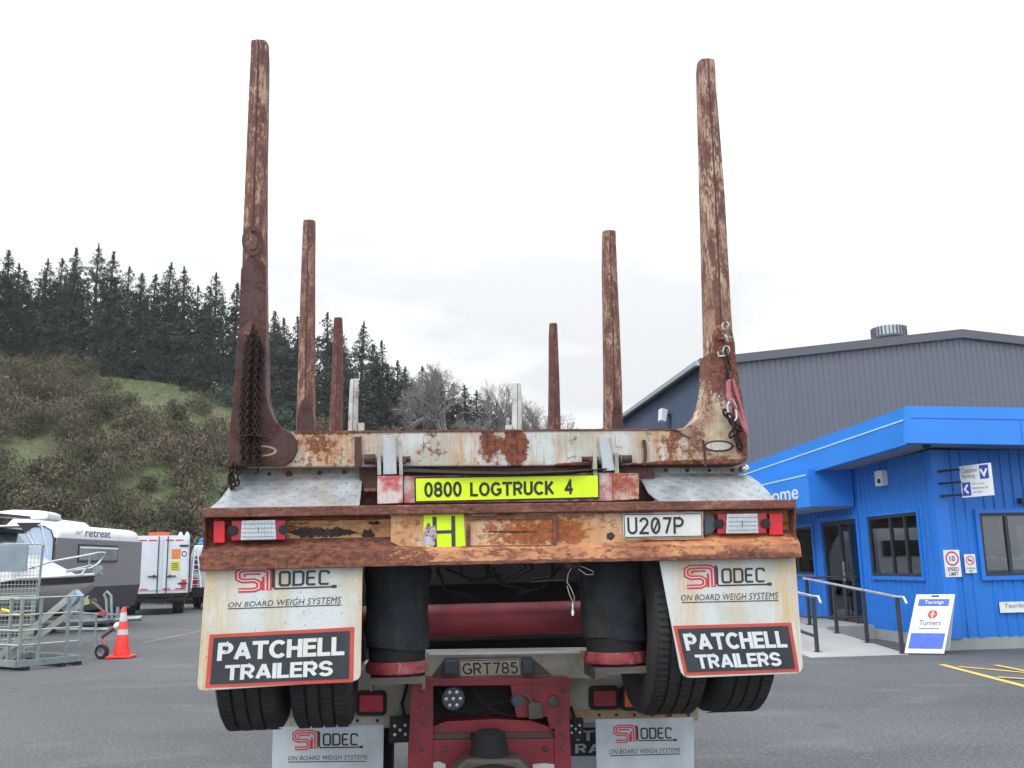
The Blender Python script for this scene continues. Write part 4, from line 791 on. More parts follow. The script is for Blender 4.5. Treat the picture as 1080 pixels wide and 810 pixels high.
flat('lettering', merge2d(*[rect2d(.15, a, .85, a + .07) for a in (.15, .35, .55, .75)]), tplane((bx1 - .66, YB - .040, 1.6), (.34, 0, 0), (0, 0, .37)), M['ink2'], ys_)
MB(TN).box(xm - .55, xm + .2, YB + .2, YB + .5, zt_ + .02, zt_ + .13).build('beacon_bar', M['orange'], bt, bevel=.02)
for x in (bx0 + .3, xm + .6, bx1 - .1): MB(TN).lathe((x, YB + .1, zt_), (0, 0, 1), [(.09, 0), (.07, .08), (.02, .14)], 10).build('roof_lamp', M['vanwhite'], bt)
MB(TN).box(bx0, bx1, YB + .05, YB + .15, zb_ - .12, zb_).box(bx0 + .5, bx0 + .65, YB, YB + 6, .55, .78).box(bx1 - .65, bx1 - .5, YB, YB + 6, .55, .78).box(bx0 + .1, bx1 - .1, YB + .3, YB + .4, .45, .70).build('chassis', M['underdark'], bt)
MB(TN).box(bx0 + .25, bx1 - .1, YB + .1, YB + .6, zb_ - .3, zb_ - .13).build('under_box', M['underdark'], bt)
for y in (YB + 1.2, YB + 6.):
    for x in (bx0 + .35, bx1 - .32):
        wr = bpy.data.objects.new('wheel', None); COL.objects.link(wr); wr.parent = bt; wr.location = TN(x, y, .4) - wloc(bt)
        o, r = wheel(wr, TN(x, y, .4), TN.m @ Vector((1, 0, 0)), .4, .42); r.build('rim', M['galv'], wr, True)
MB(TN).loft([[(bx0 + .1, YB + 5.1, .6), (bx1 - .1, YB + 5.1, .6), (bx1 - .1, YB + 5.1, 2.4), (bx0 + .1, YB + 5.1, 2.4)], [(bx0 + .1, YB + 6.2, .6), (bx1 - .1, YB + 6.2, .6), (bx1 - .1, YB + 6.2, 2.4), (bx0 + .1, YB + 6.2, 2.4)], [(bx0 + .1, YB + 6.8, .6), (bx1 - .1, YB + 6.8, .6), (bx1 - .1, YB + 6.6, 1.5), (bx0 + .1, YB + 6.6, 1.5)]]).build('cab', M['vanwhite'], bt, bevel=.03)

# white van with ladder
vn = thing('service_van', 'white van partly hidden behind the trailer, right of the box truck', 'van', (-8.2, 45, 0)); vx0, vx1 = PY(200.5, 600, 43).x, -7.1
MB().loft([[(vx0, 43, .6), (vx1, 43, .6), (vx1, 43.05, 2.3), (vx1 - .12, 43.15, 2.68), (vx0 + .12, 43.15, 2.68), (vx0, 43.05, 2.3)], [(vx0, 47, .6), (vx1, 47, .6), (vx1, 47, 2.3), (vx1 - .12, 46.6, 2.68), (vx0 + .12, 46.6, 2.68), (vx0, 47, 2.3)], [(vx0, 48.6, .6), (vx1, 48.6, .6), (vx1, 48.2, 1.3), (vx1 - .1, 47.6, 1.5), (vx0 + .1, 47.6, 1.5), (vx0, 48.2, 1.3)]]).build('body', M['vanwhite'], vn, bevel=.03)
MB().box(vx0, vx1, 42.9, 43.2, .45, .72).build('bumper', M['underdark'], vn)
MB().box(vx0 + .2, vx1 - .2, 42.985, 43.03, 1.6, 2.2).build('rear_window', M['frame'], vn)
MB().box(vx0 + .1, vx0 + .35, 42.97, 43.01, .95, 1.3).build('tail_light', M['lensred'], vn)
for y in (44, 47.5):
    for x in (vx0 + .15, vx1 - .15):
        wr = bpy.data.objects.new('wheel', None); COL.objects.link(wr); wr.parent = vn; wr.location = Vector((x, y, .36)) - wloc(vn)
        o, r = wheel(wr, (x, y, .36), (1, 0, 0), .36, .24); r.build('rim', M['galv'], wr, True)
def copy_deep(o, parent=None):
    c = o.copy(); COL.objects.link(c)
    if parent: c.parent = parent
    for ch in o.children: copy_deep(ch, c)
    return c
for vx_, vy_, lb_ in ((-4.9, 41.0, 'left one of two white vans beyond the trailer, mirrored in the office window'), (-1.2, 38.5, 'right one of two white vans beyond the trailer, mirrored in the office window')):
    v2 = copy_deep(vn); v2.location = (vx_, vy_, 0); v2['label'] = lb_; v2['group'] = 'vans parked beyond the trailer'
ld = thing('ladder', 'aluminium ladder leaning against the white van beside the box truck', 'ladder', (-9.1, 42.4, .9)); q0, q1 = PY(201.5, 622, 42.3), PY(205, 580, 42.8); q2, q3 = PY(212, 622, 42.3), PY(208, 580, 42.8)
for a, b in ((q0, q1), (q2, q3)): MB().tube([a, b], .04, 6).build('stile', M['ally'], ld)
rg = MB()
for k in range(1, 8): f_ = k / 8; rg.tube([q0.lerp(q1, f_), q2.lerp(q3, f_)], .025, 6)
rg.build('rungs', M['ally'], ld)
MB().box(-9.2, -8.0, 42.2, 42.9, .5, .9).build('rack', M['underdark'], vn)
bb = thing('tarpaulin_bundle', 'crumpled blue bundle on the roof of the white van', 'tarpaulin', (PY(215, 572, 44).x, 44, 2.7)); bm_ = MB(); bx_ = PY(215, 575, 44)
bm_.lathe((bx_.x, 44, 2.66), (0, 0, 1), [(.26, 0), (.30, .10), (.22, .2), (.24, .28), (.10, .36), (.02, .38)], 9); bm_.build('cloth', M['bluecloth'], bb)

# boat on trailer. frame: bow tip to the right
YBO = 22.; bo = thing('motor_boat', 'white cabin boat with dark canopy and bow rail standing on its trailer', 'boat', (-8.5, YBO, .6))
def B(px, py, dy=0): return PY(px, py, YBO + dy)
bow = B(99, 607)
xs_ = [bow.x, bow.x - .35, bow.x - 1.0, bow.x - 2.0, bow.x - 3.4, bow.x - 5.2]
hw = [.02, .38, .72, .98, 1.08, 1.05]; keel = [1.25, .98, .80, .70, .66, .66]; chine = [1.38, 1.18, 1.05, .98, .94, .94]; sheer = [1.56, 1.54, 1.52, 1.49, 1.46, 1.44]
YC = YBO + .0
rings = [[(x, YC - w_, s_), (x, YC - w_ * .96, s_ - .18), (x, YC - w_ * .78, c_), (x, YC, k_), (x, YC + w_ * .78, c_), (x, YC + w_ * .96, s_ - .18), (x, YC + w_, s_)] for x, w_, k_, c_, s_ in zip(xs_, hw, keel, chine, sheer)]
MB().loft(rings, True, True).build('hull', M['hull'], bo, True)
st = MB(); st.loft([[(x + .01, YC - w_ - .012, s_ - .03), (x + .01, YC - w_ - .004, s_ - .16)] for x, w_, s_ in zip(xs_, hw, sheer)], False, False); st.loft([[(x + .01, YC + w_ + .012, s_ - .03), (x + .01, YC + w_ + .004, s_ - .16)] for x, w_, s_ in zip(xs_, hw, sheer)], False, False); st.build('stripe', M['ink'], bo, recalc=False)
st = MB(); 
for sg in (-1, 1): st.tube([(x + .02, YC + sg * (w_ + .015), s_ + .01) for x, w_, s_ in zip(xs_, hw, sheer)], .03, 6)
st.build('gunwale', M['white'], bo)
cz = MB().loft([[(bow.x - .45, YC - .3, 1.54), (bow.x - .45, YC + .3, 1.54), (bow.x - .45, YC + .2, 1.58), (bow.x - .45, YC - .2, 1.58)], [(bow.x - 1.2, YC - .62, 1.5), (bow.x - 1.2, YC + .62, 1.5), (bow.x - 1.2, YC + .45, 1.95), (bow.x - 1.2, YC - .45, 1.95)], [(bow.x - 1.6, YC - .72, 1.5), (bow.x - 1.6, YC + .72, 1.5), (bow.x - 1.6, YC + .55, 2.12), (bow.x - 1.6, YC - .55, 2.12)], [(bow.x - 2.5, YC - .8, 1.48), (bow.x - 2.5, YC + .8, 1.48), (bow.x - 2.5, YC + .62, 2.14), (bow.x - 2.5, YC - .62, 2.14)]])
cz.build('cabin', M['white'], bo, bevel=.04)
MB().prism([(bow.x - .95, YC - .66, 1.72), (bow.x - 1.5, YC - .75, 1.66), (bow.x - 1.6, YC - .75, 1.74), (bow.x - 1.2, YC - .7, 1.76)], (0, .03, 0)).build('cabin_window_trim', M['frame'], bo)
MB().prism([(bow.x - 1.62, YC - .74, 2.13), (bow.x - 2.5, YC - .8, 2.15), (bow.x - 2.5, YC - .8, 2.5), (bow.x - 1.95, YC - .72, 2.5)], (0, 1.5, 0)).build('windscreen', plain('boat_windscreen', (116, 132, 142), .15, .3), bo)
MB().box(bow.x - 5., bow.x - 1.75, YC - .8, YC + .8, 2.5, 2.58).build('windscreen_frame', M['ink'], bo)
MB().loft([[(bow.x - 5.2, YC - .9, 2.86), (bow.x - 5.2, YC + .9, 2.86), (bow.x - 5.2, YC + .9, 2.95), (bow.x - 5.2, YC - .9, 2.95)], [(bow.x - 2.2, YC - .9, 2.86), (bow.x - 2.2, YC + .9, 2.86), (bow.x - 2.2, YC + .9, 2.93), (bow.x - 2.2, YC - .9, 2.93)], [(bow.x - 1.2, YC - .8, 2.78), (bow.x - 1.2, YC + .8, 2.78), (bow.x - 1.2, YC + .8, 2.81), (bow.x - 1.2, YC - .8, 2.81)]]).build('canopy', M['canvas'], bo)
a, b, c = B(17, 551, -.9), B(44, 551, -.9), B(26, 561, -.9)
MB().prism([a, b, c], (0, .05, 0)).build('canopy_side', M['canvas'], bo)
MB().loft([[(bow.x - 2.2, YC - .5, 2.84), (bow.x - 2.2, YC + .5, 2.84), (bow.x - 2.2, YC + .5, 2.9), (bow.x - 2.2, YC - .5, 2.9)], [(bow.x - 1.6, YC - .62, 2.80), (bow.x - 1.6, YC + .6, 2.80), (bow.x - 1.6, YC + .5, 2.96), (bow.x - 1.6, YC - .5, 2.96)], [(bow.x - 1.05, YC - .55, 2.74), (bow.x - 1.05, YC + .55, 2.74), (bow.x - 1.05, YC + .45, 2.94), (bow.x - 1.05, YC - .45, 2.94)], [(bow.x - .9, YC - .45, 2.76), (bow.x - .9, YC + .45, 2.76), (bow.x - .9, YC + .38, 2.88), (bow.x - .9, YC - .38, 2.88)]]).build('roof_pod', M['white'], bo, bevel=.05)
rl = MB(); d_ = -.7
rl.tube([B(28, 600, d_), B(55, 592, d_), B(92, 585.5, -.4), B(104, 583, -.15), B(111, 583, .05), B(110, 587, .1), B(104, 594, .1), B(96, 599, .0), B(70, 603, -.5)], .022, 8)
rl.tube([B(95, 586, -.3), B(94, 596, -.25), B(86, 606, -.3)], .02, 6); rl.tube([B(70, 602, -.6), B(97, 596, -.2)], .018, 6)
rl.tube([B(43, 553, -.8), B(50, 584, -.8)], .028, 6); rl.tube([B(27, 561, -.8), B(37, 577, -.8)], .025, 6); rl.tube([B(31, 559, -.8), B(40, 576, -.8)], .02, 6)
rl.build('bow_rail', M['ally'], bo, True)
MB().tube([B(96, 607, 0), B(104, 601, 0), B(107, 606, 0)], .035, 6).lathe(B(103, 601, 0), (0, 1, 0), [(.1, -.06), (.1, .06)], 10).build('anchor_roller', M['galv'], bo)
MB().prism([B(0, 592, -1.1), B(11, 588, -1.1), B(12, 612, -1.1), B(0, 614, -1.1)], (0, .3, 0)).build('outboard_cowl', M['white'], bo)
# boat trailer
bt_ = thing('boat_trailer', 'galvanised boat trailer with winch post and jockey wheel under the boat', 'trailer', (-7.2, 21, 0)); T = lambda px, py, dy=0: PY(px, py, 21.0 + dy)
fr_ = MB()
for p, q, r in ((T(-60, 662, .8), T(96, 655, .8), .06), (T(-60, 655, 1.6), T(96, 652, .9), .06), (T(85, 656, .5), T(150, 652, -.3), .055), (T(60, 664, .5), T(122, 664, -.2), .045), (T(70, 646, .6), T(128, 649, 0), .03)): fr_.tube([p, q], r, 4)
fr_.build('frame', M['galv'], bt_)
MB().tube([T(113, 652), T(112, 632), T(110, 627), T(113, 624), T(117, 628), T(118, 652)], .03, 8).tube([T(124, 652), T(124, 640)], .03, 6).tube([T(131, 652), T(131, 641)], .03, 6).build('winch_post', M['galv'], bt_, True)
MB().tube([T(90, 637, .4), T(96, 634, .3), T(104, 640, .1), T(112, 648, 0)], .03, 6).lathe(T(98, 635, .3), (0, 1, 0), [(.08, -.05), (.08, .05)], 10).build('winch', M['steelgrime'], bt_)
MB().prism([T(83, 634, .2), T(92, 632, .2), T(94, 637, .2), T(86, 639, .2)], (0, .1, 0)).build('winch_strap', M['yellow'], bt_, bevel=.01)
MB().box(T(105, 648).x, T(112, 648).x, 20.95, 21.0, T(105, 648).z, T(105, 645).z).build('marker_lamp', M['signred'], bt_)
MB().tube([T(101, 690), T(101.5, 648)], .025, 6).build('jockey_stem', M['galv'], bt_)
gj = PZ(107, 695, 0); jw = bpy.data.objects.new('jockey_wheel', None); COL.objects.link(jw); jw.parent = bt_; jw.location = Vector((gj.x, gj.y, .13)) - wloc(bt_)
o, r = wheel(jw, (gj.x, gj.y, .135), (.35, 1, 0), .135, .09); r.build('rim', M['galv'], jw, True)
MB().tube([T(107, 672, -.8), T(117, 664, -.8), T(127, 657, -.8)], [.04, .05, .03], 8).build('coupling', M['steelgrime'], bt_); MB().lathe(T(125, 660, -.9), (1, -.5, .4), [(.02, -.08), (.07, -.06), (.08, 0), (.05, .07), (.01, .08)], 12).build('coupling_head', M['signwhite'], bt_, True)
MB().tube([T(112, 668, -.8), T(108, 674, -.8), T(110, 680, -.8)], .02, 5).build('safety_chain', M['orange'], bt_)
for x, y in ((-9.9, 21.3), (-10.6, 21.3), (-9.9, 23.2), (-10.6, 23.2)):
    wr = bpy.data.objects.new('wheel', None); COL.objects.link(wr); wr.parent = bt_; wr.location = Vector((x, y, .33)) - wloc(bt_)
    o, r = wheel(wr, (x, y, .33), (0, 1, 0), .33, .2); r.build('rim', M['galv'], wr, True)
MB().box(-10.2, -10.1, 21.3, 23.2, .3, .42).box(-10.3, -10.0, 21.9, 22.7, .42, .75).build('axle', M['galv'], bt_)

# traffic cone
cg = PZ(128, 694, 0); cn_ = thing('traffic_cone', 'red orange traffic cone with two silver bands beside the boat trailer', 'cone', cg)
Hc = .93; cprofile = lambda h: .155 - .115 * h / Hc
def conering(z0, z1, off=0.): return [(cprofile(z0) + off, z0), (cprofile(z1) + off, z1)]
MB().lathe(cg, (0, 0, 1), [(cprofile(.05), .05), (cprofile(.05) , .06), (cprofile(Hc), Hc), (.03, Hc + .01), (.01, Hc + .01)], 28).build('body', M['conered'], cn_, True)
base_ = MB(); base_.box(cg.x - .235, cg.x + .235, cg.y - .235, cg.y + .235, .015, .05)
for sx_ in (-1, 1):
    for sy_ in (-1, 1): base_.box(cg.x + sx_ * .18 - .04, cg.x + sx_ * .18 + .04, cg.y + sy_ * .18 - .04, cg.y + sy_ * .18 + .04, 0, .02)
base_.build('base', M['conered'], cn_, bevel=.008)
for z0, z1 in ((.43, .53), (.68, .84)): MB().lathe(cg, (0, 0, 1), [(cprofile(z0) + .003, z0), (cprofile(z1) + .003, z1)], 28, False).build('reflective_band', M['coneband'], cn_, True)

# galvanised access ramp with mesh cage
gr = thing('access_platform', 'galvanised steel access ramp with mesh side panels at the left edge', 'access ramp', (-6.9, 17.8, 0))
p_front = PZ(17, 708, .0); p_back = PZ(84, 701, 0.); gx = Frame((p_front.x, p_front.y, 0), (p_back.x - p_front.x, p_back.y - p_front.y)); GL = (p_back - p_front).length
G = lambda s, z, b=0.: gx(s, b, z)
GH = 1.2; hw_ = 1.6   # b>0 is to the left
bf = MB(gx); bf.box(0, GL, -.03, .03, .06, .17).box(0, GL, hw_ - .03, hw_ + .03, .06, .17).box(-.03, .03, 0, hw_, .06, .17).box(GL - .03, GL + .03, 0, hw_, .06, .17); bf.build('base_frame', M['galv'], gr, bevel=.004)
sk = MB(gx)
for s_ in (.1, .75, 1.15): sk.box(min(s_, GL - .1), min(s_, GL - .1) + .1, -.06, hw_, .0, .06)
sk.build('skid_block', M['black'], gr)
npost = MB(gx)
for s_, b_ in ((.03, 0), (.36, 0), (GL * .76, 0), (GL - .03, 0), (.03, .35), (.03, hw_), (.36, hw_), (GL - .03, hw_), (.03, .9)):
    MB(gx).box(s_ - .022, s_ + .022, b_ - .022, b_ + .022, .16, GH).build('post', M['galv'], gr)
hr = MB(gx)
for z in (GH, .92, .66, .42): hr.tube([(0, 0, z), (GL, 0, z)], .016, 6); hr.tube([(0, 0, z), (0, hw_, z)], .016, 6); hr.tube([(0, hw_, z), (GL, hw_, z)], .016, 6)
hr.build('side_rails', M['galvlight'], gr)
# tall mesh gate across the near end
mp0, mp1 = PY(48, 575, 18.6), PY(46, 640, 18.2); mh = MB(); mg = MB(); xL_ = mp0.x - 2.2
mg.tube([(mp0.x, 18.4, 1.15), (mp0.x + .03, 18.4, mp0.z)], .022, 6).tube([(xL_, 18.4, 2.14), (mp0.x, 18.4, 2.14)], .015, 6).tube([(xL_, 18.4, 1.16), (mp0.x, 18.4, 1.16)], .03, 6); mg.build('gate_frame', M['galv'], gr)
z = .25
while z < 2.14: mh.tube([(xL_, 18.38, z), (mp0.x, 18.38, z)], .004, 4, False); z += .078
x = xL_
while x < mp0.x: mh.tube([(x, 18.38, .2), (x, 18.38, 2.14)], .004, 4, False); x += .062
mh.build('mesh_panel', M['galvlight'], gr, recalc=False)
MB().box(mp0.x - .75, mp0.x - .2, 18.3, 18.33, 1.66, 2.12).build('sheet_panel', plain('clear_plastic_sheet', (126, 142, 152), .3), gr)
for (p, q, dy, wd) in (((-6, 697), (78, 626), .0, .07), ((-4, 706), (92, 632), .25, .06)):
    A, Bp = PY(p[0], p[1], 18.1 + dy), PY(q[0], q[1], 18.9 + dy); dv = (Bp - A).normalized(); up = Vector((0, 0, wd)); 
    MB().prism([A - up, Bp - up, Bp + up, A + up], (0, .05, 0)).prism([A + up, Bp + up, Bp + up + Vector((0, 0, .012)), A + up + Vector((0, 0, .012))], (0, .14, 0)).build('ramp_stringer', M['galvlight'], gr)
MB().prism([PY(62, 640, 18.9), PY(77, 622, 18.9), PY(83, 628, 18.9), PY(70, 646, 18.9)], (0, .3, 0)).build('ramp_tread', plain('pale_blue_panel', (150, 176, 198), .4, .3), gr)
ho = thing('hose', 'yellow hose looped over the rail of the galvanised ramp', 'hose', PY(12, 648, 17.9)); MB().tube([PY(2, 643, 17.9), PY(8, 644, 17.8), PY(14, 648, 17.7), PY(24, 649, 17.75), PY(32, 649, 17.9)], .025, 8).build('tube', M['yellow'], ho, True)

# ================================================================ LOG TRAILER
TR = thing('log_trailer', 'rusty white log trailer with tall stanchions carried piggyback on the red truck', 'trailer', (.40, 4.2, .9))
XA, XB = -.845, 1.672
# tailboard
prof = [(4.06, 1.853), (4.06, 1.812), (4.14, 1.810), (4.14, 1.722), (4.058, 1.662), (4.052, 1.600), (4.075, 1.598), (4.080, 1.650), (4.165, 1.712), (4.165, 1.853)]
def extr(mb, x0, x1, pr): mb.loft([[(x0, y, z) for y, z in pr], [(x1, y, z) for y, z in pr]]); return mb
tb = extr(MB(), XA, XB, [(4.14, 1.812), (4.14, 1.722), (4.165, 1.712), (4.165, 1.812)]).build('tailboard', M['tan'], TR)
extr(MB(), XA - .01, XB + .01, [(4.055, 1.853), (4.055, 1.813), (4.167, 1.813), (4.167, 1.853)]).build('top_lip', M['lip'], TR, bevel=.006)
n_ = 60; fl_ = MB(); rings = []
for i in range(n_ + 1):
    x = XA - .012 + (XB - XA + .024) * i / n_; j = .0008 * math.sin(i * 1.7) + random.uniform(-.0006, .0006); k = .0025 * math.sin(i * .6)
    rings.append([(x, 4.138, 1.724), (x, 4.06 + k, 1.662 + j * .4), (x, 4.05 + k, 1.602 + j), (x, 4.072 + k, 1.600 + j), (x, 4.08, 1.648), (x, 4.162, 1.708)])
fl_.loft(rings).build('bottom_flange', M['flange'], TR)
for x in (XA - .008, XB): MB().prism([(x, 4.06, 1.812), (x, 4.165, 1.812), (x, 4.165, 1.70), (x, 4.06, 1.64), (x, 4.085, 1.70)], (.008, 0, 0)).build('end_plate', M['lip'], TR)
slab(MB(), [(412, 541.5), (689, 540), (689, 561), (668, 583), (445, 586), (412, 572)], 4.085, 4.139).build('centre_panel', M['panel_tan'], TR, bevel=.004)
weld = MB()
x = 446
while x < 668: q = PY(x, 585 - (x - 446) * .009, 4.074); weld.lathe(q, (0, 1, 0), [(.004, -.003), (.006, .004)], 6); x += 2.6
x = 425
while x < 690: q = PY(x, 540.6 - (x - 425) * .004, 4.06); weld.lathe(q, (0, 1, 0), [(.0035, -.003), (.005, .004)], 6); x += 2.6
weld.build('weld_bead', M['darkrust'], TR)
rf_ = MB()
for q_ in ([(492, 544.5), (587, 543), (587, 547), (492, 548.5)], [(492, 575.5), (587, 574.5), (587, 578.5), (492, 579.5)], [(492, 548.5), (496, 548.5), (496, 575.5), (492, 575.5)], [(583, 547), (587, 547), (587, 574.5), (583, 574.5)]): slab(rf_, q_, 4.073, 4.0848)
rf_.build('recess_frame', M['lip'], TR, bevel=.002)
slab(MB(), [(496, 548), (583, 547), (583, 575), (496, 576)], 4.0825, 4.0848).build('recess_cover', M['panel_tan'], TR)
slab(MB(), ragged(508, 570, 559.6, 562, 18, 9), 4.0812, 4.0824).build('slot', M['darkrust'], TR)
slab(MB(), [(640, 563), (645, 561), (649, 565), (645, 570), (640, 568)], 4.083, 4.0848).build('rust_scab', M['darkrust'], TR)
# dark scorched band beside the left lamp
blk_ = plain('bare_blackened_steel', (50, 44, 42), .7, .2, var=.35, dirt=(130, 84, 54), dirtamt=.9, scale=16)
for k, (a, b, c, d_, n) in enumerate(((303, 378, 556, 567, 44), (312, 352, 570, 572, 18), (381, 396, 558, 571, 12), (388, 402, 549.5, 554, 8), (250, 300, 573.0, 575.0, 10))): slab(MB(), ragged(a, b, c, d_, n, k), 4.1378, 4.1395).build('peeled_patch', blk_, TR)
# chequer plates
def chequer(rows, name='chequer_plate'):
    rings = []
    for (xl, yl), (xr, yr), Y in rows:
        rings.append([PY(xl + (xr - xl) * t, yl + (yr - yl) * t, Y) for t in np.linspace(0, 1, 9)])
    nn = len(rings); rings += [[p + Vector((0, .004, -.004)) for p in r] for r in rings[::-1]]
    m = MB(); m.loft(rings + [rings[0]], False, False); o = m.build(name, M['alu'], TR, True); return o
cl_ = chequer([((252, 494), (383, 492.5), 4.27), ((250, 500), (383, 498), 4.265), ((245, 508), (382, 505), 4.24), ((238, 519), (381, 515), 4.19), ((231, 528), (380, 525), 4.14), ((221, 536), (379, 533), 4.085)])
cr_ = chequer([((672, 493), (779, 493), 4.27), ((673, 499), (781, 499.5), 4.265), ((675, 504), (791, 502), 4.24), ((679, 511), (801, 509), 4.19), ((684, 520), (810, 518), 4.14), ((695, 528.5), (820, 529), 4.085)])
for px, py, r in ((284, 500, .008), (305, 500.5, .016), (337, 499, .009), (363, 498, .010)): q = PY(px, py, 4.262); MB().lathe(q, (0, -1, 0), [(r, -.004), (r, .006), (r * .6, .009), (.001, .010)], 12).build('bolt', M['darkrust'], cl_)
for px in (679, 702, 725, 748, 772): q = PY(px, 496, 4.268); MB().lathe(q, (0, -1, 0), [(.008, -.006), (.008, .006), (.005, .009), (.001, .010)], 12).build('bolt', M['darkrust'], cr_)
# bolster
YF = 4.20
slab(MB(), [(243, 492.5), (300, 491), (300, 478), (243, 480), ][::1], YF + .02, YF + .2)
bol = slab(MB(), [(258, 456.5), (420, 455.5), (600, 453.5), (712, 452.8), (780, 452), (784, 488), (735, 489.5), (640, 490.5), (420, 492), (258, 492.5)], YF, YF + .2).build('bolster_beam', M['beam'], TR, bevel=.006)
slab(MB(), [(310, 454.6), (712, 451.6), (712, 453.6), (310, 456.8)], YF - .004, YF + .21).build('beam_edge_rust', M['lip'], bol)
slab(MB(), [(374, 461), (381, 460.5), (381.5, 492), (374, 492.5)], YF - .012, YF - .001).build('weld_rib', M['darkrust'], bol)
for pth in ([(679, 464), (680.5, 475), (680, 491)], [(741, 464), (743, 478), (744, 492)]): MB().tube([PY(x, y, YF - .012) for x, y in pth], .008, 7).build('weld_rib', M['darkrust'], bol)
# gusset + stanchion, left and right
gl = slab(MB(), [(241, 492), (240.5, 468), (245, 425), (250.5, 352), (279.8, 352), (280.5, 415), (284, 430), (289, 442), (297, 451), (308, 457), (313.5, 465), (314, 474), (309, 485), (300, 491.5)], YF - .016, YF + .135).build('stanchion_gusset', M['darkrust'], TR, bevel=.005, label='dark brown gusset plate at the left stanchion')
arc = [(712, 452.8), (722, 451), (731, 446), (739, 437), (744, 424), (747.5, 405), (748, 372), (776, 372), (779, 395), (784, 425), (788, 452), (788.5, 484), (784, 489), (740, 489.5), (731, 484), (726.5, 474), (728, 462)]
gr_ = slab(MB(), arc, YF - .016, YF + .135).build('stanchion_gusset', rust('gusset_cream_with_rust', (190, 182, 160), (150, 124, 104), .50, .6, rust_d=(76, 44, 40), rust_l=(134, 88, 70), scale=11, mott=.5, spots=(((1.07, 0, 1.62), (.2, .4, .2), .45), ((1.0, 0, 1.28), (.06, .4, .12), -.4), ((1.12, 0, 1.3), (.06, .4, .15), 1.1), ((1., 0, 1.12), (.3, .4, .025), 1.))), TR, bevel=.005)
for cx_, cy_, rx, ry, g_, m1, m2 in ((276, 475.5, 16, 5.8, gl, plain('cream_rim', (176, 160, 134), .7, var=.2, dirt=(110, 72, 56), dirtamt=.7, scale=20), M['darkrust']), (758, 470.5, 16, 6.2, gr_, M['darkrust'], M['beam'])):
    flat('oval_rim', [(x, y) for x, y in disc2d(cx_, cy_, rx, ry, 28)[0]] and disc2d(cx_, cy_, rx, ry, 28), lambda u, v: PY(u, v, YF - .0175), m1, g_)
    flat('oval_badge', disc2d(cx_, cy_, rx * .82, ry * .7, 28), lambda u, v: PY(u, v, YF - .0190), m2, g_)
def stanchion(levels, Y, dep, mats, seam=.5, pipe_top=True):
    """levels = (y, xl, xr) in pixels from base to tip"""
    rings = []; sm = []
    for i, (py, xl, xr) in enumerate(levels):
        a, b = PY(xl, py, Y), PY(xr, py, Y); w_ = b.x - a.x; c = (a.x + b.x) / 2; z = (a.z + b.z) / 2; dd_ = dep * (1 - .35 * i / (len(levels) - 1))
        sec = [(-.5, -.04), (-.42, -.38), (-.06, -.5), (0, -.47), (.06, -.5), (.42, -.38), (.5, -.04), (.5, .25), (.36, .5), (-.36, .5), (-.5, .25)]
        rings.append([(c + u * w_, Y + (v + .5) * dd_, z) for u, v in sec]); sm.append((c, Y - .001 + .03 * dd_, z))
    c0 = rings[-1]; cx_ = sum(p[0] for p in c0) / len(c0); cy_ = sum(p[1] for p in c0) / len(c0)
    rings.append([(cx_ + (p[0] - cx_) * .93, cy_ + (p[1] - cy_) * .9, p[2] + .006) for p in c0])
    o = MB().loft(rings).build('stanchion', mats, TR, False); MB().tube(sm, .0035, 5).build('weld_seam', M['darkrust'], o); return o
S1 = stanchion([(y, a, b - 2.6) for y, a, b in [(470, 243, 284), (430, 245, 284), (390, 248, 283.5), (330, 251.5, 283), (280, 253.5, 282.5), (240, 254.5, 282.5), (170, 257.5, 283), (100, 260.5, 284.5), (60, 262.5, 285), (42, 263.2, 284.5)]], YF + .0, .125, M['stanchion'])
S2 = stanchion([(y, a + 2.6, b) for y, a, b in [(470, 746, 788), (430, 746, 785), (380, 745, 778), (330, 743.5, 774.5), (280, 742, 771.5), (200, 739.5, 767), (130, 737.5, 761), (90, 736, 757.5), (70, 735.5, 756.5), (62, 736, 755.5)]], YF + .0, .125, M['stanchion_cream'])
# dark lower sleeve and socket patch on the left post
slab(MB(), [(251.2, 360), (254.2, 284), (261, 271), (270, 268), (279.6, 280), (280.4, 360)], YF - .006, YF + .02).build('sleeve', M['darkrust'], S1)
flat('socket_ring', ring2d(266, 254, 11, 16, .3, 24), lambda u, v: PY(u, v, YF - .010), M['darkrust'], S1); flat('socket_patch', disc2d(267, 255, 4, 8, 14), lambda u, v: PY(u, v, YF - .012), M['stanchion_cream'], S1)
wedge = MB(); slab(wedge, [(249, 372), (252, 350), (258, 342), (264, 338), (271, 343), (277, 352), (281, 372)], YF - .0135, YF - .0065); wedge.build('tapered_plate', M['stanchion2'], S1)
slab(MB(), [(752, 420), (752, 360), (755, 345), (761, 336), (767, 338), (772, 348), (775, 362), (778, 420)], YF - .012, YF + .01).build('tapered_plate', rust('plate_rust_flaking_cream', (186, 168, 134), (150, 118, 92), .62, .3, rust_d=(82, 44, 38), rust_l=(116, 66, 52), scale=9), S2)
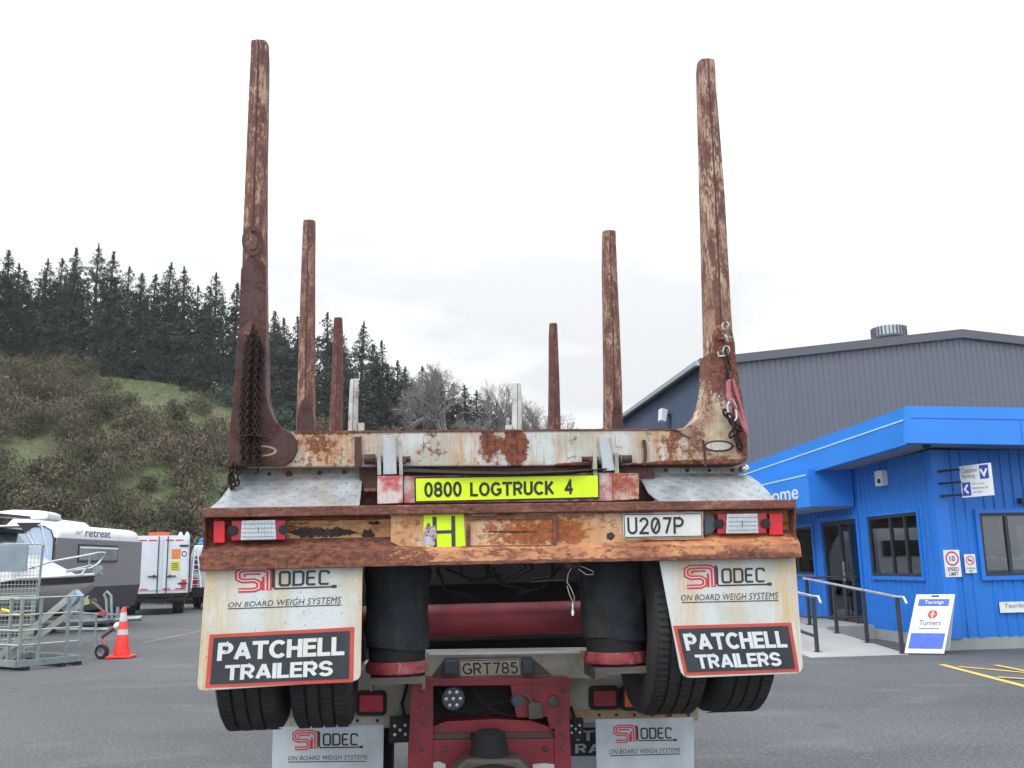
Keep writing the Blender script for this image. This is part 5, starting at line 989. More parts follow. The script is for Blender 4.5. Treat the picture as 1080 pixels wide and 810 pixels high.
for Yb, lv_l, lv_r, mt in ((6.56, [(458, 311, 333), (440, 311.5, 332.5), (400, 313, 332.5), (340, 315, 332.5), (280, 317, 332.5), (245, 318.5, 333), (232, 319, 333)], [(458, 638, 659), (400, 638, 657.5), (340, 637, 655), (290, 636, 652.5), (255, 635.8, 651), (243, 636, 650.5)], M['stanchion']),
                           (9.36, [(458, 346, 362), (400, 349, 362.5), (350, 351, 362.3), (335, 352, 361.8)], [(458, 578.5, 592.5), (400, 579, 590.8), (355, 579, 589), (341, 579.5, 588.2)], M['stanchion2'])):
    sa = stanchion([(y, a, b - 1) for y, a, b in lv_l], Yb, .12, mt); sb_ = stanchion([(y, a + .6, b) for y, a, b in lv_r], Yb, .12, mt)
    xl, xr = PY(lv_l[0][1], 458, Yb).x, PY(lv_r[0][2], 458, Yb).x
    MB().box(xl - .02, xr + .02, Yb + .0, Yb + .2, 2.02, PY(400, 466, Yb).z - .12).build('bolster_beam', M['beam'], TR, bevel=.006)
    if Yb < 7:
        slab(MB(), [(312.5, 458), (313, 440), (318, 424), (322, 418), (327, 424), (331, 442), (331.5, 458)], Yb - .012, Yb + .01).build('tapered_plate', M['darkrust'], sa)
        slab(MB(), [(646, 458), (646, 440), (649, 424), (651, 421), (655, 432), (657.5, 458)], Yb - .012, Yb + .01).build('tapered_plate', M['darkrust'], sb_)
    zc = PY(400, 466, Yb).z
    for s_, lv in ((sa, lv_l), (sb_, lv_r)):
        a, b = PY(lv[0][1], 458, Yb).x, PY(lv[0][2], 458, Yb).x; MB().box(a, b, Yb + .01, Yb + .14, 2.0, zc + .03).build('foot', M['darkrust'], s_)
# hinge lugs with bolts
for pts, bl in (([(404, 459), (417, 458.5), (418.5, 500), (404, 500.5)], ((399, 482), (423, 481))), ([(632, 460), (641, 459), (649, 496), (636, 497)], ((627, 480), (655, 480)))):
    lg = slab(MB(), pts, YF - .035, YF - .002).build('hinge_lug', plain('pale_lug_paint', (170, 180, 186), .45, var=.06, dirt=(150, 120, 96), dirtamt=.5, scale=18), TR, bevel=.003)
    for bx_, by_ in bl:
        q = PY(bx_, by_ + 5, YF - .02); s_ = 1 if bx_ > pts[0][0] else -1
        MB().lathe(q, (1, 0, 0), [(.012, -.022), (.012, -.008), (.024, -.006), (.024, 0), (.014, .002), (.014, .02)], 12).build('bolt', M['steelgrime'], lg)
    for dx in (-6, 17): x0, y0 = pts[0][0] + dx, 478; slab(MB(), [(x0, y0), (x0 + 3.2, y0), (x0 + 4, 501), (x0, 501)], YF - .045, YF - .004).build('hinge_cheek', M['truckwhite'], lg)
for x_a, x_b, r_ in ((384, 396, .022), (425, 433, .013), (614, 628, .012), (652, 666, .018)): MB().tube([PY(x_a, 484.5, YF - .02), PY(x_b, 484, YF - .02)], r_, 10).build('hinge_pin', M['darkrust'], TR)
# rubber strip sagging over the sign
MB().loft([[PY(425, 493.5, YF - .02), PY(425, 497.5, YF - .05), PY(425, 500.5, YF - .03)], [PY(480, 496.5, YF - .02), PY(480, 499, YF - .07), PY(480, 501, YF - .04)], [PY(540, 497.5, YF - .02), PY(540, 500, YF - .07), PY(540, 501.5, YF - .04)], [PY(600, 496, YF - .02), PY(600, 497.5, YF - .07), PY(600, 500, YF - .04)], [PY(640, 493, YF - .02), PY(640, 494.5, YF - .05), PY(640, 496, YF - .03)]], False, False).build('rubber_strip', M['black'], TR, recalc=False)
# backing and the patched plates behind the sign
slab(MB(), [(379, 494), (690, 492), (690, 531), (379, 533)], YF + .03, YF + .05).build('backing_plate', M['darkrust'], TR)
slab(MB(), [(398, 502), (425, 501.5), (425, 530.5), (398, 531.5)], YF - .05, YF + .029).build('hinge_box', M['redpatch'], TR, bevel=.003)
slab(MB(), [(426, 502), (646, 498.5), (646, 528), (426, 530.5)], YF - .03, YF + .029).build('sign_backing', M['redpatch'], TR)
slab(MB(), [(646.5, 499), (674, 499), (674, 526.5), (646.5, 528)], YF - .05, YF + .029).build('hinge_box', rust('box_rust_red_patch', (160, 96, 80), (186, 168, 156), .56, .5, rust_d=(104, 50, 42), rust_l=(166, 90, 66), scale=8), TR, bevel=.003)
slab(MB(), [(384, 515), (397, 515), (397, 518), (384, 518)], YF - .03, YF + .02).build('bracket', M['flange'], TR)
# hi-vis sign
sg = slab(MB(), [(437, 503.5), (632, 500), (632.3, 525.5), (437.5, 530)], YF - .042, YF - .032).build('phone_number_sign', M['ink'], TR)
flat('face', rect2d(.008, .055, .992, .95), quadmap((437, 503.5), (632, 500), (632.3, 525.5), (437.5, 530), YF - .0435), M['hivis'], sg)
sm = quadmap((437, 503.5), (632, 500), (632.3, 525.5), (437.5, 530), YF - .0450)
for tx_, ua, ub in (('0800', .052, .255), ('LOGTRUCK', .300, .755), ('4', .812, .857)): flat('lettering', place2d(textg(tx_, .23, .13), ua, .19, ub, .81), sm, M['ink'], sg)
# torn H panel
hp = slab(MB(), [(447, 543), (489, 541.5), (490, 560), (491.5, 581), (470, 582), (447, 583.5), (449, 572), (446.5, 560)], 4.081, 4.0845).build('hivis_panel', M['hivis'], TR)
hm = lambda u, v: PY(u, v, 4.0798)
flat('letter', ([(456, 545), (460.5, 545), (460.5, 559.5), (476, 559), (476, 544), (480, 544), (480.5, 580), (476.5, 580), (476, 562.5), (460.5, 563), (461, 581), (456.5, 581)], [tuple(range(12))]), hm, M['ink2'], hp)
flat('torn_patch', ([(448, 556), (452, 551), (455, 556), (459, 554), (460, 562), (462, 565), (458, 569), (459, 574), (455, 577), (450, 574), (448, 578), (447, 566)], [tuple(range(12))]), lambda u, v: PY(u, v, 4.0788), rust('torn_sticker', (186, 182, 200), (170, 168, 180), .5, .2, scale=26), hp)
# number plate
npq = ((657, 541.5), (741, 540.5), (741.5, 566.5), (658, 568)); npl = slab(MB(), list(npq), 4.074, 4.079).build('number_plate', M['plate'], TR, bevel=.002)
slab(MB(), [(660, 540), (742, 539), (742, 569), (660, 570)], 4.0795, 4.139).build('plate_bracket', M['tan'], TR)
nm = quadmap(*npq, 4.0725); flat('border', frame2d(.008, .03, .992, .97, .010, .035), nm, M['ink'], npl); flat('lettering', place2d(textg('U207P', .16, .17), .05, .16, .76, .88), nm, M['ink'], npl)
flat('lettering', stroke2d([(.385, .30), (.445, .76)], .07, 3.2), nm, M['ink'], npl)
slab(MB(), [(742.5, 542.5), (750, 542), (755, 548), (755.5, 557), (751, 563), (743, 565)], 4.09, 4.139).build('plate_lamp', M['lampgrey'], TR, bevel=.006)
# tail lights
def lamp(x0, x1, y0, y1, sl, flip):
    dy = -(x1 - x0) * sl; q = [(x0, y0), (x1, y0 + dy), (x1, y1 + dy), (x0, y1)]; o = slab(MB(), q, 4.085, 4.139).build('tail_light', M['lensred'], TR, bevel=.006)
    W_ = x1 - x0
    m = quadmap(q[0], q[1], q[2], q[3], 4.080)
    slab(MB(), [(x0 + W_ * .19, y0 + .6), (x1 - W_ * .19, y0 + .6 + dy), (x1 - W_ * .17, y1 - .6 + dy), (x0 + W_ * .17, y1 - .6)], 4.076, 4.0849).build('reversing_lens', M['lenssilver'], o, bevel=.003)
    fl2 = MB()
    for k in range(1, 5): a = m(.2, k / 5); b = m(.8, k / 5); fl2.tube([a + Vector((0, -.006, 0)), b + Vector((0, -.006, 0))], .0012, 4)
    for k in range(1, 10): a = m(.2 + .06 * k, .05); b = m(.2 + .06 * k, .95); fl2.tube([a + Vector((0, -.0055, 0)), b + Vector((0, -.0055, 0))], .0008, 4)
    fl2.build('lens_ribs', M['ally'], o)
    for u in (.03, .97): c_ = m(u, .5); MB().lathe(c_ + Vector((0, -.003, 0)), (0, -1, 0), [(.021, -.002), (.021, .003), (.001, .004)], 18).build('rubber_boss', M['black'], o)
    flat('lens_mark', rect2d(.49, .35, .505, .65), quadmap(q[0], q[1], q[2], q[3], 4.074), M['lampgrey'], o)
lamp(244, 301, 548.5, 570.5, .015, False); lamp(757, 809, 541.5, 563.5, .01, True)
for x0, x1, y0, y1 in ((225, 237, 549, 573), (811.5, 826, 541, 564.5)):
    o = slab(MB(), [(x0, y0), (x1, y0 - .2), (x1, y1 - .2), (x0, y1)], 4.095, 4.139).build('reflector', M['reflector'], TR, bevel=.004)

# mudflap artwork
def silodec(mapf, parent, matR, matB):
    asp = 3.6; red = merge2d(stroke2d([(.03, .06), (.19, .06), (.235, .14), (.235, .36), (.19, .46), (.07, .46), (.025, .56), (.025, .82), (.07, .93), (.28, .93), (.335, .84), (.335, .03)], .20, asp), stroke2d([(.275, .62), (.275, .03)], .10, asp), stroke2d([(.09, .62), (.095, .74), (.25, .74)], .07, asp))
    flat('logo_red', red, mapf(0), matR, parent)
    flat('logo_inline', merge2d(stroke2d([(.03, .06), (.19, .06), (.235, .14), (.235, .36), (.19, .46), (.07, .46), (.025, .56), (.025, .82), (.07, .93), (.28, .93), (.335, .84), (.335, .05)], .04, asp)), mapf(.0012), M['letter'], parent)
    blk = merge2d(stroke2d([(.355, .97), (.375, .9), (.375, .16), (.395, .08), (.95, .08)], .07, asp), stroke2d([(.375, .9), (.375, .16)], .12, asp), rect2d(.95, .02, 1., .16),
        stroke2d([(.44, .28), (.44, .72), (.455, .79), (.52, .79), (.535, .72), (.535, .28), (.52, .22), (.455, .22), (.44, .28)], .095, asp),
        stroke2d([(.575, .22), (.575, .79), (.65, .79), (.668, .72), (.668, .28), (.65, .22), (.575, .22)], .095, asp),
        stroke2d([(.79, .79), (.72, .79), (.708, .74), (.708, .27), (.72, .22), (.79, .22)], .095, asp), stroke2d([(.71, .51), (.78, .51)], .095, asp),
        stroke2d([(.915, .66), (.915, .74), (.90, .79), (.845, .79), (.83, .72), (.83, .28), (.845, .22), (.92, .22)], .095, asp))
    flat('logo_black', blk, mapf(0), matB, parent)
def flap(parent, outline, Yf, logo, sub, ubar, box, mat, warp=0.):
    fo = slab(MB(), outline, Yf, Yf + .008).build('mudflap', mat, parent, bevel=.0025)
    silodec(lambda e: quadmap(*logo, Yf - .0012 - e), fo, M['letter_red'], M['ink2'])
    flat('slogan', text2d('ON BOARD WEIGH SYSTEMS', 0, .25, 1.05), quadmap(*sub, Yf - .0012), M['ink2'], fo)
    flat('underline', rect2d(), quadmap(*ubar, Yf - .0012), M['ink2'], fo)
    if box:
        flat('maker_panel_border', rect2d(), quadmap(*box, Yf - .0012), M['redborder'], fo); flat('maker_panel', rect2d(.030, .065, .970, .935), quadmap(*box, Yf - .0024), M['ink2'], fo)
        q = quadmap(*box, Yf - .0040); flat('lettering', place2d(textg('PATCHELL', .26, .10), .065, .50, .935, .87), q, M['letter'], fo); flat('lettering', place2d(textg('TRAILERS', .25, .10), .125, .13, .86, .44), q, M['letter'], fo)
    return fo
def rounded(pts, rads):
    out = []; n = len(pts)
    for i, (p, r) in enumerate(zip(pts, rads)):
        if r == 0: out.append(p); continue
        p = Vector((*p, 0)); a = Vector((*pts[i - 1], 0)); b = Vector((*pts[(i + 1) % n], 0)); s_ = p + (a - p).normalized() * r; e = p + (b - p).normalized() * r
        for t in (0, .25, .5, .75, 1): q = s_ * (1 - t) ** 2 + p * 2 * t * (1 - t) + e * t * t; out.append((q.x, q.y))
    return out
flap(TR, rounded([(217.5, 592), (382.5, 590), (380.5, 718), (207.5, 729)], [0, 0, 9, 8]), 4.085,
     ((248, 603.5 - 4), (356, 601 - 4), (355, 620.5), (248, 624.5)), ((240.5, 635.5), (360, 629), (360, 636.5), (240.5, 640.5)), ((240, 641.6), (360, 637.4), (360, 638.4), (240, 642.6)), ((221, 669.3), (373.8, 661.3), (372.6, 719.5), (216.4, 725.8)), M['flap'])
flap(TR, rounded([(694, 584), (838.5, 582), (847.5, 710), (719, 715.5)], [9, 0, 9, 11]), 4.10,
     ((721, 596.5), (813, 594.5), (814, 618), (722, 620.5)), ((718, 627.5), (820.5, 624.5), (821, 632), (718.5, 633.5)), ((719, 635), (821, 632.8), (821, 633.8), (719, 636)), ((709.8, 660), (834.5, 656.6), (843, 708.5), (722.2, 712.8)), M['flap'])
# wheels (two axles, duals)
RW = .445; ZW = 1.345; YAX = 4.575
def big_tyre(parent, cx, cy, cz, R, w_, grooves=3):
    wr = bpy.data.objects.new('wheel', None); COL.objects.link(wr); wr.parent = parent; wr.location = Vector((cx, cy, cz)) - wloc(parent)
    h = w_ / 2; pr = [(R * .56, -h * .62), (R * .62, -h * .8), (R * .76, -h), (R * .88, -h * .99), (R * .95, -h * .93), (R * .985, -h * .86)]
    g = [(k / (grooves + 1)) * 2 - 1 for k in range(1, grooves + 1)]
    for k in g:
        c = k * h * .86; pr += [(R, c - .010), (R - .012, c - .006), (R - .012, c + .006), (R, c + .010)]
    pr += [(r, -x) for r, x in reversed(pr[:6])]
    t = MB(); t.lathe((cx, cy, cz), (1, 0, 0), pr, 64, False); ty = t.build('tyre', M['rubber'], wr, True)
    lug = MB()
    for i in range(90):      # tread sipes
        a = i * 2 * math.pi / 90
        for k in range(grooves + 1):
            c = ((k + .5) / (grooves + 1) * 2 - 1) * h * .86; ww = h * .86 / (grooves + 1) * .80; aa_ = a + (k % 2) * .035; rr_ = R + .001
            P_ = lambda x, an, r: (cx + x, cy + math.cos(an) * r, cz + math.sin(an) * r)
            lug.add([P_(c - ww, aa_, rr_ - .001), P_(c + ww, aa_ + .01, rr_ - .001), P_(c + ww, aa_ + .05, rr_ + .002), P_(c - ww, aa_ + .04, rr_ + .002)], [(0, 1, 2, 3)])
    lug.build('tread', M['rubber'], ty, recalc=False)
    r = MB(); r.lathe((cx, cy, cz), (1, 0, 0), [(R * .57, -h * .62), (R * .50, -h * .5), (R * .46, 0), (.1, .0), (.1, -h * .6), (.01, -h * .6)], 28, False); r.lathe((cx, cy, cz), (1, 0, 0), [(R * .57, h * .62), (R * .50, h * .5), (R * .46, .02)], 28, False); r.build('rim', M['underdark'], wr, True)
    return wr
tx = [(-.685, .268), (-.385, .262), (1.165, .268), (1.470, .268)]
for ya in (YAX, YAX + 1.3):
    for cx_, w_ in tx: big_tyre(TR, cx_, ya, ZW, RW, w_)
    MB().cyl((-.3, ya + .22, 1.335), (1.1, ya + .22, 1.335), .078, 28).build('axle', M['axle'] if ya == YAX else M['underdark'], TR, True)
# air springs with fabric sleeves
for x0, x1, yt, yb_ in ((385, 453, 588, 684), (613, 682, 584, 674)):
    Ys = 4.42; c = PY((x0 + x1) / 2, 640, Ys); r = (PY(x1, 640, Ys).x - PY(x0, 640, Ys).x) / 2; zb = PY((x0 + x1) / 2, yb_, Ys - r * .5).z
    pr = []; 
    for k in range(13): t_ = k / 12; pr.append((r * (1 + .025 * math.sin(k * 1.9) - (.05 if k < 2 else 0)), (1.68 - zb) * t_))
    cc_ = Vector((c.x, Ys, zb)); sl_ = MB(); n__ = 36
    rings = []
    for i in range(25):
        t_ = i / 24; h_ = (1.68 - zb) * t_; r_ = r * (1.0 - .07 * max(0, 1 - t_ * 5) + .035 * math.sin(t_ * 7 + x0)) ; ring_ = []
        for a in np.linspace(0, 2 * math.pi, 48, endpoint=False):
            w_ = r_ * (1 + .022 * math.sin(3 * a + 9 * t_ + x0) + .014 * math.sin(7 * a - 13 * t_) + .016 * math.sin(26 * t_ + 2 * math.sin(2 * a + x0)) + .010 * math.sin(11 * a + 21 * t_))
            ring_.append(cc_ + Vector((math.cos(a) * w_, math.sin(a) * w_, h_ + .010 * math.sin(2 * a + i * .7) * (1 - t_))))
        rings.append(ring_)
    sp = sl_.loft(rings).build('air_spring_sleeve', M['bellow'], TR, True)
    MB().lathe((c.x, Ys, zb - .065), (0, 0, 1), [(r * .86, 0), (r * .88, .07)], 32).build('piston', M['underdark'], sp, True)
    MB().lathe((c.x, Ys, zb - .115), (0, 0, 1), [(r * .8, 0), (r * .96, .012), (r * .97, .035), (r * .90, .06)], 32).build('piston_ring', M['collar'], sp, True)
    MB().box(c.x - r * .8, c.x + r * .85, Ys - r * .85, Ys + r, zb - .145, zb - .116).box(c.x - r * .8, c.x - r * .72, Ys - r * .84, Ys + r, zb - .17, zb - .1445).box(c.x + r * .76, c.x + r * .85, Ys - r * .84, Ys + r, zb - .17, zb - .1445).build('spring_seat', M['steelgrime'], sp)
ch_ = MB()
for x in (.12, .68): ch_.box(x, x + .1, 4.25, 12.2, 1.66, 1.95)
for y in (5.2, 6.4, 8, 9.5): ch_.box(-.15, 1.05, y, y + .05, 1.5, 1.94)
ch_.box(-.22, 1.1, 4.34, 4.6, 1.66, 1.72)
ch_.box(-.15, 1.05, 5.3, 5.34, 1.2, 1.66); ch_.build('chassis', M['underdark'], TR)  # cross plates added to block the view through, so the gap stays dark
ch2 = MB()
for k in range(7): x = .14 + k * .09; ch2.tube([(x, 4.62, 1.72), (x + random.uniform(-.05, .05), 4.66, 1.55 + random.uniform(-.03, .05)), (x + random.uniform(-.1, .1), 4.9, 1.52)], .007, 6)
ch2.build('air_hose', M['black'], TR, True)
for a_, b_, c_ in (((462, 600), (470, 622), (500, 630)), ((590, 598), (575, 618), (548, 626)), ((520, 598), (528, 616), (560, 622)), ((470, 600), (500, 612), (530, 606))): MB().tube(pc([a_, b_, c_], 4.5), .008, 6).build('brake_hose', M['underdark'], TR, True)
slab(MB(), [(595, 594), (613, 593.5), (612, 598.5), (597, 599)], 4.09, 4.12).build('cable_bracket', M['darkrust'], TR)
cbm = MB(); cbm.tube(pc([(603, 598), (599, 606), (598, 614), (602, 620), (606, 630), (605, 636), (601, 628), (598, 618)], 4.10), .0016, 6).build('loose_cable', M['plate2'], TR, True); cbm = MB(); cbm.tube(pc([(612, 597), (620, 600), (626, 603), (625, 606), (618, 606), (610, 600)], 4.11), .0012, 6).tube(pc([(604, 636), (604, 644)], 4.10), .003, 6).lathe(PY(604, 643.9, 4.1), (0, 0, -1), [(.004, 0), (.007, .008), (.004, .022)], 8)
cbo = cbm.build('loose_cable', M['letter'], TR, True); cbm = MB(); cbm.tube(pc([(560, 614), (580, 612), (596, 612)], 4.2), .0018, 5)
cbo = cbm.build('loose_cable', M['steelgrime'], TR, True)

# chains and straps hanging from the posts
def chain_mb(path, ln, r, mb, tw=0.):
    """oval links along a polyline"""
    P = [Vector(p) for p in path]; seg = []
    for a, b in zip(P[:-1], P[1:]): seg.append((a, b, (b - a).length))
    tot = sum(s_[2] for s_ in seg); n = max(2, int(tot / (ln * .72)))
    for i in range(n):
        s_ = tot * i / (n - 1) if n > 1 else 0; 
        for a, b, l in seg:
            if s_ <= l + 1e-6: break
            s_ -= l
        d_ = (b - a).normalized(); c = a + d_ * min(s_, l); x_ = d_.orthogonal().normalized(); y_ = d_.cross(x_); an = (i % 2) * math.pi / 2 + .6 + tw; sd = x_ * math.cos(an) + y_ * math.sin(an); nr = d_.cross(sd); rings = []
        for k in range(8):
            t = k * math.pi / 4; cp = c + d_ * math.cos(t) * ln * .5 + sd * math.sin(t) * ln * .3; ou = (d_ * math.cos(t) + sd * math.sin(t)).normalized(); rings.append([cp + ou * math.cos(q) * r + nr * math.sin(q) * r for q in (0, 1.57, 3.14, 4.71)])
        mb.loft(rings + [rings[0]], False, True)
cm = MB()
for k in range(8):
    x0 = 257 + k * 2.4; Yk = YF - .03 - .018 * (k % 3); chain_mb(pc([(x0 + 3, 345 + abs(k - 3) * 6), (x0, 400), (x0 - 1 + random.uniform(-2, 2), 440), (x0 - 1, 470 + random.uniform(-4, 22))], Yk), .026, .0042, cm, k * .7)
chain_mb(pc([(262, 470), (266, 480), (272, 470), (276, 484), (270, 497)], YF - .06), .026, .0042, cm)
chain_mb(pc([(256, 462), (268, 458), (280, 463)], YF - .075), .026, .0042, cm)
cho = tag(rebase(cm.build('chain', M['chain'], None, recalc=False), PY(266, 495, YF)), 'dark bundle of rusty chain hanging on the left corner post', 'chain')
cm = MB(); chain_mb(pc([(248, 486), (251, 498), (250, 510), (244, 516), (242, 502), (246, 490)], YF - .01), .028, .0045, cm); chain_mb(pc([(246, 490), (245, 505), (243, 514)], YF + .02), .03, .005, cm)
tag(rebase(cm.build('chain', M['chain'], None, recalc=False), PY(247, 516, YF)), 'short loose loop of chain beside the left chequer plate', 'chain')
cm = MB(); chain_mb(pc([(765, 344), (764, 352), (767, 360), (766, 370)], YF - .035), .042, .0058, cm, .4)
sh = tag(rebase(cm.build('chain', M['chain_bright'], None, recalc=False), PY(766, 370, YF)), 'short bright steel chain near the top of the right corner post', 'chain')
cm = MB(); chain_mb(pc([(767, 370), (768, 382), (767, 396), (768, 402)], YF - .035), .034, .0055, cm); tag(rebase(cm.build('chain', M['chain'], None, recalc=False), PY(767, 400, YF)), 'short rusty chain between the bright steel chain and the pink straps', 'chain'); cm = MB(); chain_mb(pc([(766, 436), (772, 446), (779, 452), (777, 462), (780, 470)], YF - .04), .04, .007, cm); chain_mb(pc([(770, 440), (776, 450), (772, 458), (779, 465)], YF - .06), .04, .007, cm, 1.)
tag(rebase(cm.build('chain', M['chain'], None, recalc=False), PY(775, 470, YF)), 'dark rusty chain below the pink straps on the right corner post', 'chain')
MB().tube(pc([(757, 371), (758, 376), (764, 375.5), (765, 372)], YF - .03), .005, 8).build('hook', M['chain_bright'], S2); MB().tube(pc([(757.5, 357.5), (764, 357)], YF - .02), .005, 8).build('pin', M['stanchion_cream'], S2)
sp = thing('strap', 'faded pink webbing straps hanging on the right corner post', 'strap', PY(780, 455, YF))
for pts in ([(769, 400), (769, 412), (772, 424), (779, 436), (784, 450), (789, 458)], [(773, 400), (777, 414), (782, 430), (785, 444), (787, 453)], [(767, 402), (768, 420), (771, 426)]):
    c_ = pc(pts, YF - .05); MB().loft([[p + Vector((-.006, 0, 0)), p + Vector((.006, -.005, 0)), p + Vector((.007, .002, 0)), p + Vector((-.005, .006, 0))] for p in c_]).build('webbing', M['strap'], sp)
MB().tube(pc([(771, 420), (767, 428), (768, 438), (773, 446), (777, 441), (776, 430), (772, 421)], YF - .045), .0075, 8).build('thimble', M['chain_bright'], sp, True)
MB().lathe(PY(785, 494.5, YF + .02), (0, -1, 0), [(.018, -.03), (.018, .02), (.008, .03)], 12).build('side_bolt', M['chain_bright'], TR, True)

# ================================================================ LOG TRUCK below
TK = thing('log_truck', 'red and white log truck carrying the trailer, its rear end facing the camera', 'truck', (.40, 5.0, 0))
YT = 5.1
pn = slab(MB(), [(262, 716), (736, 710), (737, 760), (631, 762), (405, 768), (258, 770)], YT, YT + .03).build('rear_panel', M['truckwhite'], TK, bevel=.004)
slab(MB(), [(286, 757), (430, 755), (430, 765), (286, 767)], YT - .012, YT - .001).build('flap_clamp', M['truckwhite'], TK); slab(MB(), [(600, 749), (735, 747), (735, 756.5), (600, 758.5)], YT - .012, YT - .001).build('flap_clamp', rust('clamp_tan', (170, 150, 118), (150, 126, 98), .4, .5), TK)
bt3 = MB()
for px in (314, 377, 398): bt3.lathe(PY(px, 760, YT - .012), (0, -1, 0), [(.009, 0), (.008, .006), (.001, .008)], 8)
for px in (632, 650, 669, 688, 707, 726): bt3.lathe(PY(px, 754, YT - .012), (0, -1, 0), [(.009, 0), (.008, .006), (.001, .008)], 8)
bt3.build('clamp_bolts', M['ink'], TK)
# cross beam with plate recess
slab(MB(), [(375, 716), (384, 700), (450, 692), (449, 688.5), (612, 686), (640, 686), (662, 700), (700, 700), (712, 712), (712, 716)], YT - .1, YT + .1).build('cross_beam', M['truckwhite'], TK, bevel=.004)
slab(MB(), [(452, 688.5), (612, 686.5), (612, 689), (452, 691)], YT - .112, YT - .101).build('beam_edge', M['signwhite'], TK)
slab(MB(), [(455, 714), (470, 694), (560, 692.5), (582, 712)], YT - .112, YT - .101).build('plate_recess', M['steelgrime'], TK)
q = ((484, 696), (549, 694.5), (550, 713), (485, 714.5)); n2 = slab(MB(), list(q), YT - .122, YT - .114).build('number_plate', M['plate2'], TK); nm = quadmap(*q, YT - .1235)
flat('lettering', place2d(textg('GRT785', .16, .15), .05, .14, .95, .86), nm, M['ink'], n2); flat('border', frame2d(.008, .03, .992, .97, .012, .05), nm, M['ink2'], n2)
for x0, x1 in ((468, 482), (551.5, 563)): slab(MB(), [(x0, 697), (x1, 696.5), (x1, 712), (x0, 712.5)], YT - .15, YT - .113).build('plate_lamp', M['lampgrey'], TK, bevel=.01)
slab(MB(), [(625, 687), (641, 687), (660, 712), (640, 712)], YT - .112, YT - .101).build('cheek_plate', M['flap2'], TK)
# red coupling box
slab(MB(), [(434, 716), (457, 715.5), (457, 812), (430, 812)], YT - .2, YT + .3).build('coupling_frame', M['truckred'], TK, bevel=.003)
slab(MB(), [(434, 716.5), (602, 715.5), (602, 722), (434, 724)], YT - .205, YT + .3).build('coupling_frame', M['truckred'], TK, bevel=.003)
slab(MB(), [(538, 721.5), (600, 721), (601, 768), (580, 769), (577, 756), (545, 757)], YT - .2, YT - .18).build('side_plate', M['truckred'], TK, bevel=.003)
slab(MB(), [(585, 768), (601, 767), (603, 812), (585, 812)], YT - .2, YT + .3).build('coupling_frame', M['truckred'], TK, bevel=.003)
slab(MB(), [(457, 766), (470, 761), (520, 758.5), (560, 760), (578, 766), (585, 772), (457, 773)], YT - .17, YT + .1).build('curved_plate', M['truckred'], TK, bevel=.003)
slab(MB(), [(437, 773), (598, 771.5), (598, 779), (437, 781)], YT - .16, YT - .06).build('groove', M['steelgrime'], TK)
slab(MB(), [(437, 781), (598, 779), (600, 840), (435, 840)], YT - .19, YT - .07).build('lower_plate', M['truckred'], TK, bevel=.003)
slab(MB(), [(455, 805), (462, 803), (470, 806), (470, 814), (455, 814)], YT - .194, YT - .191).build('chipped_patch', M['plate'], TK); slab(MB(), [(562, 806), (575, 805), (592, 807), (594, 815), (562, 815)], YT - .194, YT - .191).build('chipped_patch', M['plate'], TK)
slab(MB(), [(440, 722), (600, 721), (440, 722), (600, 721), (600, 800), (440, 800)], YT - .03, YT - .004).build('opening_shade_sheet', M['underdark'], TK)  # dark sheet over the pale rear panel, stands in for shade in the opening
slab(MB(), [(457, 724), (545, 723), (545, 733), (470, 735), (457, 742)], YT - .0, YT + .05).build('inner_plate', M['underdark'], TK)
bh = MB()
for px_, py_ in ((445, 728), (445, 745), (445, 762), (445, 790), (593, 728), (594, 775), (594, 790), (470, 790), (575, 790), (590, 760)): bh.lathe(PY(px_, py_, YT - .2), (0, -1, 0), [(.011, -.004), (.011, .006), (.006, .010), (.001, .010)], 8)
bh.build('frame_bolts', M['steelgrime'], TK)
for pth in ([(462, 726), (472, 748), (500, 752), (520, 742), (540, 738)], [(500, 728), (512, 746), (535, 755), (560, 750)], [(602, 745), (606, 758), (604, 764)]): MB().tube(pp(pth, YT - .12), .008, 7).build('air_hose', M['black'], TK, True)
# coupling jaw
cp = MB(); c0 = PY(516, 800, YT - .3); cp.lathe((c0.x, YT - .32, PY(516, 812, YT - .3).z), (0, 0, 1), [(.17, -.05), (.18, 0), (.15, .03), (.10, .05), (.09, .10), (.075, .17), (.05, .185), (.01, .19)], 20)
cp.box(c0.x - .08, c0.x + .08, YT - .32, YT - .15, c0.z - .05, c0.z + .1); cp.build('tow_coupling', M['black'], TK, True)
slab(MB(), [(478, 812), (492, 800), (548, 800), (562, 812), (562, 840), (478, 840)], YT - .42, YT - .25).build('coupling_jaw', M['steelgrime'], TK, bevel=.02)
MB().box(c0.x - .035, c0.x + .05, YT - .46, YT - .42, c0.z - .1, c0.z - .03).build('coupling_handle', M['black'], TK)
def led(px, py, rpx, sq, Y, par=TK, name='work_lamp'):
    c = PY(px, py, Y); r = rpx * Y / FPX
    m = MB().box(c.x - r, c.x + r, Y, Y + .05, c.z - r * 1.15, c.z + r * 1.15) if sq else MB().lathe(c, (0, 1, 0), [(r * .9, 0), (r, .008), (r, .04)], 20)
    o = m.build(name, M['lampgrey'] if not sq else M['black'], par, bevel=.004 if sq else 0)
    pos = [(-.5, .4), (.5, .4), (-.5, -.4), (.5, -.4), (0, 0)] if sq else [(0, 0)] + [(.6 * math.cos(k * 1.047), .6 * math.sin(k * 1.047)) for k in range(6)]
    b = MB()
    for u, v in pos: b.lathe((c.x + u * r, Y - .001, c.z + v * r), (0, -1, 0), [(r * .17, 0), (r * .12, .004), (.0005, .006)], 8)
    b.build('leds', M['led'], o); return o
led(478, 737, 12, False, YT - .17); led(422, 770, 10.5, True, YT - .1); led(607, 769, 8.5, True, YT - .12)
